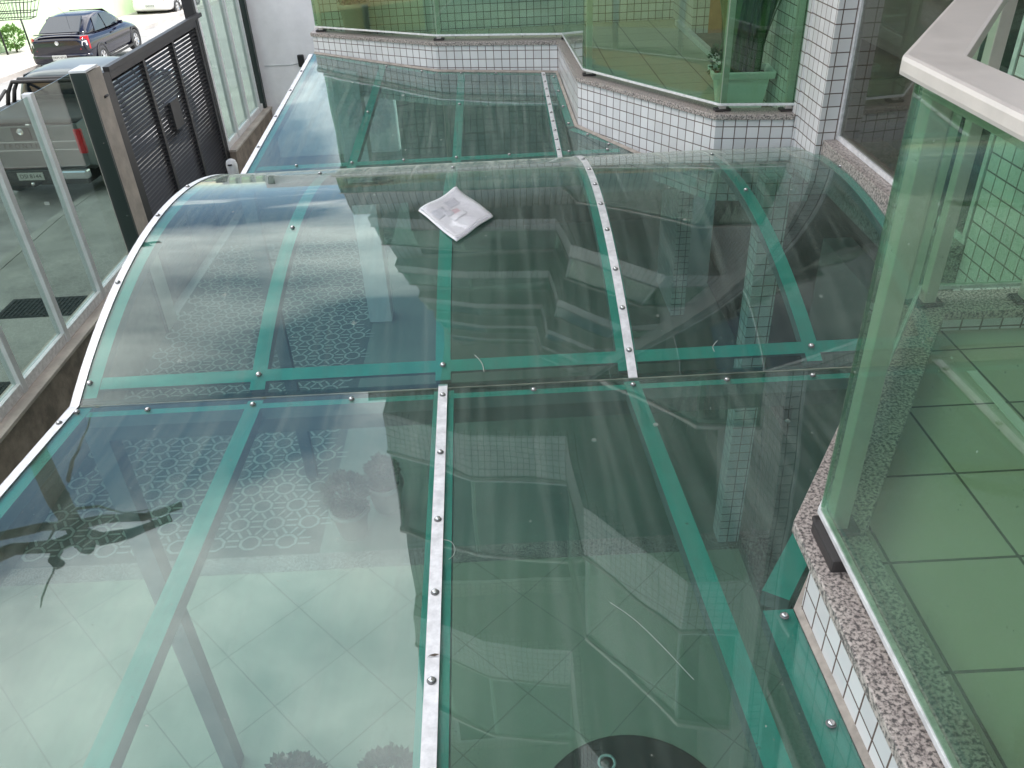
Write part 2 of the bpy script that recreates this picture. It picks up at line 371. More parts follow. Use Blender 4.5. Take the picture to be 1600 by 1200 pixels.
# courtyard under the canopy
struct(MB().box(-3.6, 6, -8, 4.0, G-.2, G).build('courtyard_floor', 'court_tile'))
struct(MB().box(-3.6, 6, 4.0, 4.16, G-.2, G+.002).build('threshold', 'granite'))
struct(MB().box(-1.42, 6, 4.16, 13.4, G-.2, G-.004).build('courtyard_floor', 'court_slab'))
b = MB(); b.box(-3.6, -1.42, 4.16, 13.4, G-.2, G-.004, 0)
def hexring(cx_, cy_, r0, r1, z, mi):
    v = []; 
    for r in (r0, r1):
        for k in range(8): t = math.pi/4*k+math.pi/8; v.append((cx_+r*math.cos(t), cy_+r*math.sin(t)*.92, z))
    b.add(v, [(k, (k+1)%8, 8+(k+1)%8, 8+k) for k in range(8)], mi)
row = 0; y = 4.3
while y < 9.6:
    x = -3.50 + (.13 if row % 2 else 0)
    while x < -1.55:
        hexring(x, y, .062, .084, G, 1)
        for sx, sy in ((1, 0), (.5, .87), (-.5, .87)):
            # twin bars joining neighbouring rings
            for o_ in (-.034, .034):
                ax, ay = x+sx*.088-sy*o_, y+(sy*.088+sx*o_)*.87; ex, ey = x+sx*.172-sy*o_, y+(sy*.172+sx*o_)*.87
                px2, py2 = -sy*.009, sx*.009
                b.add([(ax-px2, ay-py2, G+.0002), (ex-px2, ey-py2, G+.0002), (ex+px2, ey+py2, G+.0002), (ax+px2, ay+py2, G+.0002)], [(0,1,2,3)], 1)
        x += .26
    y += .196; row += 1
struct(b.build('patterned_paving', ['pattern_dark', 'pattern_light'], recalc=False))

# ------------------------------------------------------------------ apartment building
RAIL = [(.68, -3.2), (.68, 1.347), (1.36, 2.38), (1.765, 2.37)]              # rail line of the near balcony, outside on the left
FAR = [(1.655, 4.57), (1.23, 4.64), (.54, 5.70), (.50, 6.93), (-.49, 7.13), (-1.64, 7.85), (-1.64, 8.09)]
FARR = offset_line(FAR, -.05)
STOREY = 2.8
bld = thing('apartment_building', 'white tiled apartment building with stacked green glass balconies beside the canopy', 'building', (2, 4, G))
class P:      # makes parts whose coordinates are world coordinates under the building's origin
    pass
def bpart(mb, name, m, parent=None, **k):
    o = mb.build(name, m, None, **k); o.parent = parent or bld
    o.matrix_parent_inverse = Matrix.Translation((-2, -4, -G)) if parent is None else Matrix.Identity(4)
    return o
ZR = 16.8
TOP = ZR
NS = 6
def balcony(line, inner, dz, upper):
    """slab with tiled edge and granite coping; line has its outer side on the left"""
    sl = MB(); poly = list(reversed(offset_line(line, -.02))) if False else None
    o = offset_line(line, -.004 if line is RAIL else -.015)
    pol = o + inner
    a = sum(pol[i][0]*pol[(i+1)%len(pol)][1]-pol[(i+1)%len(pol)][0]*pol[i][1] for i in range(len(pol)))
    if a < 0: pol = pol[::-1]
    z = dz
    s_ = MB().prism(pol, z-1.80, z-1.42)
    body = bpart(s_, 'balcony_slab', 'soffit')
    o1, o2 = (-.003, -.075) if line is RAIL else (-.012, -.12)
    f_ = MB(); ribbon(f_, line, o1, o2, z-1.83, z-1.352); bpart(f_, 'tiled_edge', 'white_tile', body)
    fl = offset_line(line, o2+.002) + inner
    if a < 0: fl = fl[::-1]
    bpart(MB().prism(fl, z-1.419, z-1.402), 'floor', 'floor_tile', body)
    c1, c2 = (.052, -.098) if line is RAIL else (.002, -.15)
    g_ = MB(); ribbon(g_, line, c1, c2, z-1.35, z-1.32); bpart(g_, 'coping', 'granite', body, bevel=.004)
    if upper:
        rl = line if line is RAIL else offset_line(line, -.05)
        p_ = MB(); ribbon(p_, rl, .005, -.005, z-1.27, z-.345); bpart(p_, 'railing_glass', 'green_glass', body)
        h_ = MB(); ribbon(h_, rl, .035, -.055, z-.337, z-.305); bpart(h_, 'handrail', 'champagne', body)
        q = MB(); ribbon(q, rl, .009, -.012, z-1.285, z-1.271)
        for (x, y) in rl: q.box(x-.02, x+.02, y+.01, y+.05, z-1.315, z-.34)
        bpart(q, 'railing_frame', 'aluminium', body)
    return body
FARU = FAR[:-2] + [(-1.42, 7.71), (-1.42, 8.09)]
NIN = [(3.2, 2.37), (3.2, -3.2)]
FIN = [(4.0, 8.09), (4.0, 4.57)]
for k in range(NS):
    balcony(RAIL, NIN, k*STOREY, k > 0)
    balcony(FARU if k else FAR, FIN, k*STOREY, k > 0)
# facades
bpart(MB().box(3.2, 3.4, -8, 2.9, G, TOP), 'facade', 'white_tile')
bpart(MB().box(-1.40, 1.66, 8.10, 8.3, -1.83, TOP), 'facade', 'white_tile')
bpart(MB().box(-1.62, -1.401, 8.10, 8.3, -1.83, 1.0), 'facade', 'white_tile')
bpart(MB().box(-1.45, -1.22, 7.50, 7.72, G, -1.60), 'pillar', 'white_plaster')
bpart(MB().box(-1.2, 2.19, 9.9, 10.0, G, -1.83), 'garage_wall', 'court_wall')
bpart(MB().box(-1.38, 12, 8.31, 14.2, -1.83, TOP), 'tower_block', 'white_plaster')
bpart(MB().box(3.41, 12, -8, 8.30, G, TOP), 'tower_block', 'white_plaster')
b = MB(); b.box(1.66, 1.80, 7.3, 8.10, G, TOP); bpart(b, 'facade', 'white_tile')
b = MB(); b.box(1.772, 1.90, 2.30, 2.86, G, TOP); bpart(b, 'facade', 'white_tile')
b = MB(); b.box(1.668, 1.78, 4.23, 4.56, -1.60, TOP); b.box(1.66, 1.80, 4.562, 5.55, -1.83, TOP); bpart(b, 'pillar', 'white_tile')
b = MB(); b.box(1.37, 1.51, 4.06, 4.20, G, -1.50); bpart(b, 'pillar', 'white_tile')
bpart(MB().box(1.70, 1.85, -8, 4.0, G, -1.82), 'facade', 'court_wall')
bpart(MB().box(1.50, 1.70, -8, 4.0, G, G+.09), 'plinth', 'granite_dark')
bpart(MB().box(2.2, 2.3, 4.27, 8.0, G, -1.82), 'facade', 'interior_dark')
bpart(MB().box(1.661, 3.3, 5.55, 7.3, -1.401, -1.392), 'room_floor', 'brown_floor')
bpart(MB().box(1.801, 3.3, 7.30, 7.36, -1.40, 1.0), 'door', 'orange_door')
bpart(MB().box(1.62, 1.661, 5.55, 7.8, -1.401, -1.36), 'door_sill', 'aluminium')
bpart(MB().box(2.9, 3.0, 4.57, 7.3, -1.4, TOP), 'inner_wall', 'soffit')
# tall glazing of the hall
bpart(MB().box(1.70, 2.0, 2.861, 4.228, -1.60, -1.362), 'window_sill', 'granite', bevel=.003)
wn = MB(); wn.box(1.768, 1.80, 2.865, 4.225, -1.36, -1.335); wn.box(1.765, 1.80, 2.862, 2.885, -1.334, TOP); wn.box(1.765, 1.80, 4.205, 4.227, -1.334, TOP)
for k in range(0, 8): wn.box(1.769, 1.80, 2.886, 4.204, .95+k*STOREY-.02, .95+k*STOREY+.02)
wf = bpart(wn, 'window', 'aluminium')
bpart(MB().box(1.778, 1.786, 2.885, 4.205, -1.335, TOP), 'pane', 'window_glass', wf)
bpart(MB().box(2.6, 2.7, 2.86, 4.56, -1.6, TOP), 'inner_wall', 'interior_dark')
bpart(MB().box(1.9, 3.4, 2.86, 4.56, -1.75, -1.62), 'landing', 'brown_floor')
# balcony windows in the back walls, storey by storey
for k in range(NS):
    z = k*STOREY
    for (x0, x1) in ((-1.1, .1),):
        if k == 0: continue
        f_ = MB(); f_.box(x0, x1+.9, 8.085, 8.099, z-1.4, z+.8); fr_ = bpart(f_, 'window', 'aluminium'); bpart(MB().box(x0+.05, x1+.85, 8.078, 8.084, z-1.35, z+.75), 'pane', 'car_glass', fr_)
    f_ = MB(); f_.box(3.185, 3.199, -2.2, 1.6, z-1.40, z+.7); fr_ = bpart(f_, 'window', 'aluminium'); bpart(MB().box(3.176, 3.184, -2.1, 1.5, z-1.35, z+.65), 'pane', 'car_glass', fr_)
bpart(MB().box(-1.9, 12, -8, 14.2, TOP, TOP+.25), 'roof', 'soffit')

# ------------------------------------------------------------------ railings at camera level
def railing(name, label, line, off_out, posts, cap_mat, zoff=0, groups=None):
    t = thing(name, label, 'railing', (line[0][0], line[0][1], -1.32))
    inv = Vector((-line[0][0], -line[0][1], 1.32))
    def part(mb, nm, m, parent=None, **k):
        mb.v = [tuple(Vector(v)+inv) for v in mb.v]
        return mb.build(nm, m, parent or t, **k)
    cp = MB(); ribbon(cp, line, .030, -.062, -.337, -.305); part(cp, 'handrail', cap_mat, bevel=.008)
    n = len(line)
    for i in range(n-1):
        a = Vector(line[i]); c_ = Vector(line[i+1]); L_ = (c_-a).length; d = (c_-a)/L_
        k = max(1, round(L_/1.5)) if L_ > 2.2 else 1
        for j in range(k):
            p0 = a + d*(L_*j/k + (.004 if j == 0 else .004)); p1 = a + d*(L_*(j+1)/k - .004)
            g_ = MB(); ribbon(g_, [p0, p1], .004, -.004, -1.268, -.338); part(g_, 'glass_panel', 'green_glass')
    br = MB(); ribbon(br, line, .008, -.010, -1.283, -1.269); part(br, 'bottom_rail', 'aluminium', bevel=.002)
    tr_ = MB(); ribbon(tr_, line, -.010, -.030, -.365, -.339); part(tr_, 'top_channel', cap_mat)
    for (x, y) in posts:
        pp = MB().box(x-.019, x+.019, y-.019, y+.019, -1.312, -.366); po = part(pp, 'post', 'champagne', bevel=.003)
        bb = MB().box(x-.045, x+.045, y-.03, y+.03, -1.319, -1.306); part(bb, 'base_plate', 'black_base', po, bevel=.004)
    return t, part
nin = offset_line(RAIL, -.035)
posts = [nin[1], nin[2], (1.70, nin[3][1]), (nin[0][0], .15), (nin[0][0], -1.3)]
rl, rpart = railing('balcony_railing', 'near green glass balcony railing with wide beige metal handrail at right', RAIL, .05, posts, 'champagne')
b_ = MB(); b_.box(.655, .70, 1.20, 1.33, -1.319, -1.284); rpart(b_, 'foot_block', 'black_base', bevel=.006)
fin = offset_line(FARR, -.04)
railing('balcony_railing', 'far angular green glass railing with white bottom rail above tiled curb', FARR, .05, [fin[1], fin[2], fin[3], fin[4], fin[5], (fin[0][0]-.03, fin[0][1])], 'champagne')

# ------------------------------------------------------------------ canopies
XL, XR = -1.668, 1.74
YC, CR, CZ = 3.84, 2.975, -4.39
def zn(x, y): return -1.705 + .075*(2.60-y)
def za(x, y): return CZ + math.sqrt(CR*CR-(y-YC)**2)
def zf(x, y): return -1.695 + .0726*(y-5.107)
def nrm(zfun, x, y):
    e = .01; return Vector((-(zfun(x+e, y)-zfun(x-e, y))/(2*e), -(zfun(x, y+e)-zfun(x, y-e))/(2*e), 1)).normalized()
def strip_on(mb, zfun, xa, ya, xb, yb, wd, lo, hi, n=1, mi=0):
    """band following the roof surface between two plan points, from height lo to hi above the sheet underside"""
    d = Vector((xb-xa, yb-ya)).normalized(); s_ = Vector((d.y, -d.x))*wd/2
    v = []
    for i in range(n+1):
        t = i/n; x = xa+(xb-xa)*t; y = ya+(yb-ya)*t
        for sg, h in ((-1, lo), (1, lo), (1, hi), (-1, hi)):
            bx, by = x+s_.x*sg, y+s_.y*sg; v.append(tuple(Vector((bx, by, zfun(bx, by))) + nrm(zfun, bx, by)*h))
    f = [(0,1,2,3), tuple(4*n+k for k in (3,2,1,0))]
    for i in range(n):
        for k in range(4): f.append((4*i+k, 4*i+(k+1)%4, 4*(i+1)+(k+1)%4, 4*(i+1)+k))
    mb.add(v, f, mi); return mb
def bolt_mesh():
    b = MB()
    b.lathe([(.0112, 0), (.0112, .002), (.0095, .003)], n=14, mi=1)
    b.lathe([(.0085, .003), (.0088, .006), (.0068, .0085), (.0035, .0098)], n=6, mi=0)
    return b.mesh('bolt', ['steel', 'washer'])
BOLT = bolt_mesh()
def bolts(parent, zfun, pts, h=.006):
    for x, y in pts:
        o = bpy.data.objects.new('bolt', BOLT); C.objects.link(o); o.parent = parent
        n_ = nrm(zfun, x, y); q = Vector((x, y, zfun(x, y))) + n_*h
        o.location = q - parent.location
        o.rotation_euler = (n_.to_track_quat('Z', 'Y').to_matrix().to_4x4() @ Matrix.Rotation(random.random()*1.0, 4, 'Z')).to_euler()
        o.scale = (1.0,)*3
def cpart(mb, t, name, m, parent=None, **k):
    mb.v = [tuple(Vector(v)-t.location) for v in mb.v]
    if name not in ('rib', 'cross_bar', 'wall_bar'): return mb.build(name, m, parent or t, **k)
    o = mb.build(name, [m, 'rib_side'], parent or t, **k)      # teal on upward faces, grey on the others
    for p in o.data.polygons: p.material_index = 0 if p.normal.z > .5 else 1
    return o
SH = .005
def sheet_poly(t, poly, zfun, name='sheet'):
    m_ = MB().prism(poly, lambda x, y: zfun(x, y), lambda x, y: zfun(x, y)+SH); return cpart(m_, t, name, 'canopy_sheet')
# -- near canopy
tn = thing('canopy', 'near flat green canopy with one aluminium strip down its middle', 'canopy', (-1.62, 2.5, G), group='green sheet canopies over the entrance')
sk = lambda x, y: x + .030*(2.60-y)
def bline(y): return 1.36 + (y-2.38)*(.68/1.033) - .004/.835
NB = -1.6
xm = -.262
sheet_poly(tn, [(XL, NB), (sk(xm, NB)-.002, NB), (xm-.002, 2.60), (XL, 2.60)], zn)
sheet_poly(tn, [(sk(xm, NB)+.002, NB), (.672, NB), (.672, 1.350), (bline(2.50), 2.50), (bline(2.50), 2.60), (xm+.002, 2.60)], zn)
for x in (-.968, .450):
    cpart(strip_on(MB(), zn, sk(x, NB), NB, x, 2.55, .058, -.05, -.002), tn, 'rib', 'rib_paint')
cpart(strip_on(MB(), zn, sk(xm, NB)+.004, NB, xm+.004, 2.55, .075, -.05, -.002), tn, 'rib', 'rib_paint')
cpart(strip_on(MB(), zn, XL+.04, NB, XL+.04, 2.56, .075, -.05, -.002), tn, 'rib', 'rib_paint')
cpart(strip_on(MB(), zn, XL+.08, 2.51, bline(2.5)-.03, 2.51, .036, -.05, -.0025), tn, 'cross_bar', 'rib_paint')
cpart(MB().box(XL+.02, 1.25, 2.556, 2.625, -1.86, -1.722), tn, 'beam', 'beam_paint')
cpart(strip_on(MB(), zn, .632, NB, .632, 1.36, .075, -.05, -.003), tn, 'wall_bar', 'rib_paint')
cpart(strip_on(MB(), zn, .642, 1.41, bline(2.50)-.035, 2.50, .07, -.05, -.003), tn, 'wall_bar', 'rib_paint')
st = cpart(strip_on(MB(), zn, sk(xm, NB), NB, xm, 2.585, .034, SH+.001, SH+.004), tn, 'cover_strip', 'aluminium')
st2 = MB(); strip_on(st2, zn, XL+.012, NB, XL+.012, 2.60, .034, SH+.001, SH+.004); strip_on(st2, zn, XL-.004, NB, XL-.004, 2.60, .003, -.03, SH+.004)
cpart(st2, tn, 'edge_strip', 'aluminium')
sl_ = MB(); ribbon(sl_, [(.632, NB), (.632, 1.345), (bline(2.5)+.005, 2.50)], .008, -.012, -1.66, -1.655)
cpart(MB().box(-1.66, -1.575, 2.555, 2.64, G, -1.76), tn, 'column', 'beam_paint')
bolts(tn, zn, [(sk(xm, y), y) for y in (2.50, 2.12, 1.77, 1.47, 1.185, .95, .7)], SH+.0045)
bolts(tn, zn, [(x, 2.51) for x in (-1.36, -.968, -.60, .08, .450, .80, 1.12)] + [(.638, y) for y in (1.33, 1.02, .72, .4)] + [(XL+.04, 2.52)], SH+.0005)
bolts(tn, zn, [(XL+.012, y) for y in (2.44, 2.0, 1.6, 1.2)], SH+.0045)
# -- arched canopy
ta = thing('canopy', 'middle arched green canopy with the white leaflet lying on it', 'canopy', (-1.62, 3.84, G), group='green sheet canopies over the entrance')
YA0, YA1 = 2.565, 5.10
NA = 48
ys = [YA0+(YA1-YA0)*i/NA for i in range(NA+1)]
def curved_sheet(t, xa, xb):
    v = []; f = []
    nx = 2
    for y in ys:
        n_ = nrm(za, 0, y)
        for x in (xa, xb):
            q = Vector((x, y, za(x, y))); v.append(q); v.append(q+n_*SH)
    for i in range(NA):
        a = 4*i; c_ = 4*(i+1)
        f += [(a+1, a+3, c_+3, c_+1), (a, c_, c_+2, a+2), (a, a+1, c_+1, c_), (a+2, c_+2, c_+3, a+3)]
    f += [(0, 2, 3, 1), (4*NA, 4*NA+1, 4*NA+3, 4*NA+2)]
    m_ = MB(); m_.add(v, f[:2*NA*2], 0, True) if False else m_.add(v, f, 0, False)
    o = cpart(m_, t, 'sheet', 'canopy_sheet')
    for p in o.data.polygons: p.use_smooth = abs(p.normal.x) < .5
    for e in o.data.edges:
        pass
    bm = bmesh.new(); bm.from_mesh(o.data)
    for e in bm.edges:
        if len(e.link_faces) == 2 and e.calc_face_angle(0) > .6: e.smooth = False
    bm.to_mesh(o.data); bm.free()
    return o
xs_ = .458
curved_sheet(ta, XL, xs_-.002); curved_sheet(ta, xs_+.002, XR)
for x in (-.972, -.262, 1.158):
    cpart(strip_on(MB(), za, x, 2.60, x, 5.06, .058, -.045, -.002, 32), ta, 'rib', 'rib_paint')
cpart(strip_on(MB(), za, xs_-.012, 2.60, xs_-.012, 5.06, .075, -.045, -.002, 32), ta, 'rib', 'rib_paint')
cpart(strip_on(MB(), za, XL+.045, 2.60, XL+.045, 5.06, .075, -.045, -.002, 32), ta, 'rib', 'rib_paint')
cpart(strip_on(MB(), za, XR-.045, 2.60, XR-.045, 5.06, .075, -.045, -.002, 32), ta, 'rib', 'rib_paint')
cpart(strip_on(MB(), za, XL+.085, 2.66, XR-.09, 2.66, .05, -.018, -.0025), ta, 'cross_bar', 'rib_paint')
cpart(strip_on(MB(), za, XL+.085, 5.02, XR-.09, 5.02, .06, -.045, -.0025), ta, 'cross_bar', 'rib_paint')
cpart(strip_on(MB(), za, xs_, 2.565, xs_, 5.09, .034, SH+.001, SH+.004, 40), ta, 'cover_strip', 'aluminium')
st2 = MB(); strip_on(st2, za, XL+.012, 2.56, XL+.012, 5.09, .034, SH+.001, SH+.004, 40); strip_on(st2, za, XL-.004, 2.56, XL-.004, 5.09, .003, -.03, SH+.004, 40)
cpart(st2, ta, 'edge_strip', 'aluminium')
cpart(strip_on(MB(), za, XL, 2.563, XR, 2.563, .004, -.001, SH+.001), ta, 'edge_glint', 'glint_tan')  # thin tan line added as the sheet end catching light
cpart(MB().box(XL+.02, XR-.1, 5.06, 5.13, -1.90, -1.775), ta, 'beam', 'beam_paint')
cpart(MB().box(-1.66, -1.575, 5.0, 5.055, G, -1.76), ta, 'column', 'beam_paint')
bolts(ta, za, [(xs_, y) for y in (2.68, 2.88, 3.10, 3.38, 3.62, 3.86, 4.12, 4.42)], SH+.0045)
bolts(ta, za, [(x, 2.66) for x in (-.972, -.262, 1.158, XL+.045)] + [(-.972, 3.55), (-.262, 3.62), (-.262, 4.37), (1.158, 3.70), (1.158, 4.37), (-1.0, 4.42), (1.70, 4.35), (1.70, 3.95)], SH+.0005)
bolts(ta, za, [(XL+.012, y) for y in (3.18, 3.75, 4.2)], SH+.0045)
# -- far canopy
tf = thing('canopy', 'far flat green canopy meeting the tiled curb of the far balcony', 'canopy', (-1.62, 5.2, G), group='green sheet canopies over the entrance')
YF0 = 5.115
xf = .385
sheet_poly(tf, [(XL, YF0), (xf-.002, YF0), (xf-.002, 6.94), (-.485, 7.118), (-1.632, 7.83), (XL, 7.83)], zf)
sheet_poly(tf, [(xf+.002, YF0), (.905, YF0), (.528, 5.69), (.488, 6.915), (xf+.002, 6.935)], zf)
for x, y1 in ((-.968, 7.38), (-.285, 7.05)):
    cpart(strip_on(MB(), zf, x, YF0+.02, x, y1, .058, -.05, -.002), tf, 'rib', 'rib_paint')
cpart(strip_on(MB(), zf, XL+.04, YF0, XL+.04, 7.80, .06, -.05, -.002), tf, 'rib', 'rib_paint')
cpart(strip_on(MB(), zf, xf, YF0, xf, 6.90, .05, -.05, -.002), tf, 'rib', 'rib_paint')
cpart(strip_on(MB(), zf, XL+.08, YF0+.13, .78, YF0+.13, .06, -.05, -.0025), tf, 'cross_bar', 'rib_paint')
for (a, c_) in (((.86, YF0+.13), (.50, 5.67)), ((.50, 5.72), (.462, 6.88)), ((.38, 6.915), (-.48, 7.085)), ((-.50, 7.09), (-1.60, 7.775))):
    cpart(strip_on(MB(), zf, a[0], a[1], c_[0], c_[1], .05, -.05, -.003), tf, 'wall_bar', 'rib_paint')
cpart(strip_on(MB(), zf, xf, YF0, xf, 6.93, .030, SH+.001, SH+.004), tf, 'cover_strip', 'aluminium')
st2 = MB(); strip_on(st2, zf, XL+.012, YF0, XL+.012, 7.80, .034, SH+.001, SH+.004); strip_on(st2, zf, XL-.004, YF0, XL-.004, 7.80, .003, -.03, SH+.004)
cpart(st2, tf, 'edge_strip', 'aluminium')
bolts(tf, zf, [(x, YF0+.13) for x in (-1.33, -.968, -.63, -.285, .06, .45, .70)] + [(-.968, 6.2), (-.285, 6.27), (-.93, 7.32), (-.62, 7.13), (-.285, 7.03), (.0, 6.97)], SH+.0005)
bolts(tf, zf, [(.72, 5.33), (.60, 5.52), (.49, 5.75), (.48, 6.1), (.475, 6.45), (.465, 6.8)], SH+.0005)
bolts(tf, zf, [(xf, 5.28+.175*i) for i in range(10)], SH+.0045)
bolts(tf, zf, [(XL+.012, y) for y in (5.6, 6.2, 6.8, 7.3)], SH+.0045)

# sealant beads against the tiles belong to the building
b = MB(); ribbon(b, [(.84, YF0+.12), (.538, 5.69), (.498, 6.925), (-.488, 7.127), (-1.636, 7.845)], .022, -.002, -1.70, -1.70)
def seal(pts, zfun, name='sealant_bead'):
    m_ = MB(); v = []; n = len(pts); a = offset_line(pts, .012); c_ = offset_line(pts, -.006)
    for i in range(n): v += [(*a[i], zfun(*a[i])+SH+.001), (*c_[i], zfun(*c_[i])+SH+.001), (*c_[i], zfun(*c_[i])+SH+.014)]
    f = [(0,1,2), (3*(n-1)+2, 3*(n-1)+1, 3*(n-1))]
    for i in range(n-1):
        for k in range(3): f.append((3*i+k, 3*i+(k+1)%3, 3*(i+1)+(k+1)%3, 3*(i+1)+k))
    m_.add(v, f); return bpart(m_, name, 'sealant')
seal([(.905, YF0), (.540, 5.69), (.498, 6.915), (-.482, 7.115), (-1.632, 7.838)], zf)
seal([(.680, NB), (.680, 1.350), (bline(2.5)+.006, 2.50)], zn)

# ------------------------------------------------------------------ leaflet lying on the arch
c4 = [at_h(655, 337, -1.43), at_h(713, 374, -1.43), at_h(771, 343, -1.43), at_h(714, 308, -1.43)]
def leaf_pt(u, v):
    p = (c4[0]*(1-u)*(1-v) + c4[1]*u*(1-v) + c4[2]*u*v + c4[3]*(1-u)*v)
    return Vector((p.x, p.y, za(p.x, p.y)+SH))
pk = thing('leaflet', 'white folded leaflet in a plastic sleeve lying on the arched canopy', 'paper', leaf_pt(.5, .5))
N = 14
def leafsurf(u0, u1, v0, v1, h, n=N):
    v = []; f = []
    for j in range(n+1):
        for i in range(n+1):
            u = u0+(u1-u0)*i/n; w_ = v0+(v1-v0)*j/n; p = leaf_pt(u, w_)
            lift = .045*max(0, (w_-u)-.72)**1.3*2.2 + .006*(math.sin(u*7+w_*3)+math.sin(w_*9-u*4)+2)*.5 + .03*max(0, u-.9)*max(0, w_-.6)*4
            v.append(p + Vector((0, 0, h+lift)) - pk.location)
    for j in range(n):
        for i in range(n): a = j*(n+1)+i; f.append((a, a+1, a+n+2, a+n+1))
    return v, f
def leafsheet(name, m, u0, u1, v0, v1, h, th=.0025, n=N):
    mb = MB(); v, f = leafsurf(u0, u1, v0, v1, h, n); k = len(v)
    vv = list(v) + [p - Vector((0,0,th)) for p in v]; ff = list(f) + [tuple(reversed([i+k for i in q])) for q in f]
    rim = [i for i in range(n)] + [n+(n+1)*j for j in range(n)] + [(n+1)*n+n-i for i in range(n)] + [(n+1)*(n-j) for j in range(n)]
    for a in range(len(rim)): x, y_ = rim[a], rim[(a+1) % len(rim)]; ff.append((x, y_, y_+k, x+k))
    mb.add(vv, ff, 0, True); return mb.build(name, m, pk)
leafsheet('page', 'paper_white', 0, 1, 0, 1, .008, .006)
leafsheet('printed_block', 'print_grey', .22, .44, .12, .40, .0095, .001, 6)
leafsheet('printed_block', 'print_grey', .14, .34, .50, .78, .0095, .001, 6)
leafsheet('printed_block', 'print_red', .40, .56, .46, .62, .0095, .001, 6)
leafsheet('printed_block', 'print_grey', .36, .50, .30, .47, .0100, .001, 6)
leafsheet('folded_flap', 'paper_white', .54, .66, .30, .66, .0135, .0015, 6)
leafsheet('sleeve', 'plastic_film', .01, .99, .01, .99, .0155, .0008)

# scratches / stray wires on the canopy
def wire(label, pts, zfun, r=.0013, m='thread_pale', name='thread'):
    P_ = []
    for px, py, z0 in pts:
        q = at_h(px, py, z0); q = at_h(px, py, zfun(q.x, q.y)); q = at_h(px, py, zfun(q.x, q.y)+SH+r); P_.append(q)
    # smooth
    Q = []
    for i in range(len(P_)-1):
        p0 = P_[max(0, i-1)]; p1 = P_[i]; p2 = P_[i+1]; p3 = P_[min(len(P_)-1, i+2)]
        for k in range(6):
            t = k/6; Q.append(.5*((2*p1)+(-p0+p2)*t+(2*p0-5*p1+4*p2-p3)*t*t+(-p0+3*p1-3*p2+p3)*t**3))
    Q.append(P_[-1]); Q = [Vector((q.x, q.y, zfun(q.x, q.y)+SH+r)) for q in Q]
    o = MB().tube(Q, r, 5).build(name, m); tag(o, label, 'thread'); return o
wire('long thin pale thread on the near canopy between the strip and the right rib', [(953,941,-1.6),(985,963,-1.6),(1010,985,-1.6),(1040,1015,-1.6),(1068,1045,-1.6),(1084,1062,-1.6)], zn, .0006)
wire('short bright curved thread on the arch below the leaflet', [(741,545,-1.6),(748,550,-1.6),(753,556,-1.6),(755,564,-1.6)], za, .0015)
wire('thin looped thread beside the aluminium strip on the near canopy', [(692,843,-1.6),(704,846,-1.6),(711,857,-1.6),(708,868,-1.6),(701,874,-1.6)], zn, .0008)
wire('short pale thread on the arch close to the right rib', [(1118,536,-1.6),(1115,530,-1.6),(1122,523,-1.6)], za, .0012)
leafb = MB(); q0 = at_h(667, 1026, -1.59); leafb.add([(0,0,0),(.012,.006,.004),(.03,.004,.002),(.05,.01,.006),(.03,.016,.004),(.012,.012,.003)], [(0,1,5),(1,2,4,5),(2,3,4)])
o = leafb.build('dry_leaf', 'bark'); o.scale = (.6,)*3; o.location = (q0.x+.0, q0.y, zn(q0.x, q0.y)+SH+.001+.004); tag(o, 'tiny brown dry leaf caught at the near aluminium strip', 'leaf')

# ------------------------------------------------------------------ plants and pots
def blob_leaves(mb, c, rad, n, size, mi=0, squash=1.0, rng=random):
    for i in range(n):
        d = Vector((rng.gauss(0,1), rng.gauss(0,1), rng.gauss(0,1))).normalized(); k = rad*(.55+.5*rng.random()**.5)*(1+.12*math.sin(d.x*5)*math.cos(d.y*6))
        p = Vector(c) + Vector((d.x*k, d.y*k, d.z*k*squash))
        a = (d + Vector((rng.uniform(-.7,.7), rng.uniform(-.7,.7), rng.uniform(-.4,.7)))).normalized(); s_ = a.cross(Vector((rng.random()-.5, rng.random()-.5, rng.random()))).normalized()
        l = size*rng.uniform(.7, 1.3); w_ = l*.32
        mb.add([p, p+a*l*.45+s_*w_, p+a*l, p+a*l*.45-s_*w_], [(0,1,2,3)], mi)
def pot_lathe(r0, r1, h, rim=.015):
    return MB().lathe([(r0*.95, 0), (r0, .01), (r1, h-.03), (r1+rim, h-.03), (r1+rim, h), (r1-.01, h), (r1-.02, h-.03), (.01, h-.035)], n=28)
def topiary(x, y, z, r, label, pr=.13, ph=.24, grp='clipped round shrubs in pots under the canopy'):
    t = thing('potted_shrub', label, 'potted shrub', (x, y, z), group=grp)
    pot_lathe(pr*.75, pr, ph).build('pot', 'grey_pot', t)
    MB().lathe([(pr*.9, ph-.03), (.01, ph-.02)], n=20).build('soil', 'soil', t)
    MB().tube([(0,0,ph-.03), (.005,0,ph+.06)], .012).build('stem', 'bark', t)
    f_ = MB(); blob_leaves(f_, (0,0,ph+r*.9), r, 1500, .035); f_.build('foliage', 'leaf_dark', t, recalc=False)
topiary(-1.20, 4.36, G, .14, 'round clipped shrub in grey pot by the patterned paving under the canopy')
topiary(-.98, 4.62, G, .10, 'smaller clipped shrub in grey pot right of its neighbour by the paving')
topiary(-1.14, 2.18, G, .145, 'left of two dark round shrubs at the bottom edge under the near canopy', .14, .28)
topiary(-.68, 2.18, G, .15, 'right of two dark round shrubs at the bottom edge under the near canopy', .14, .28)
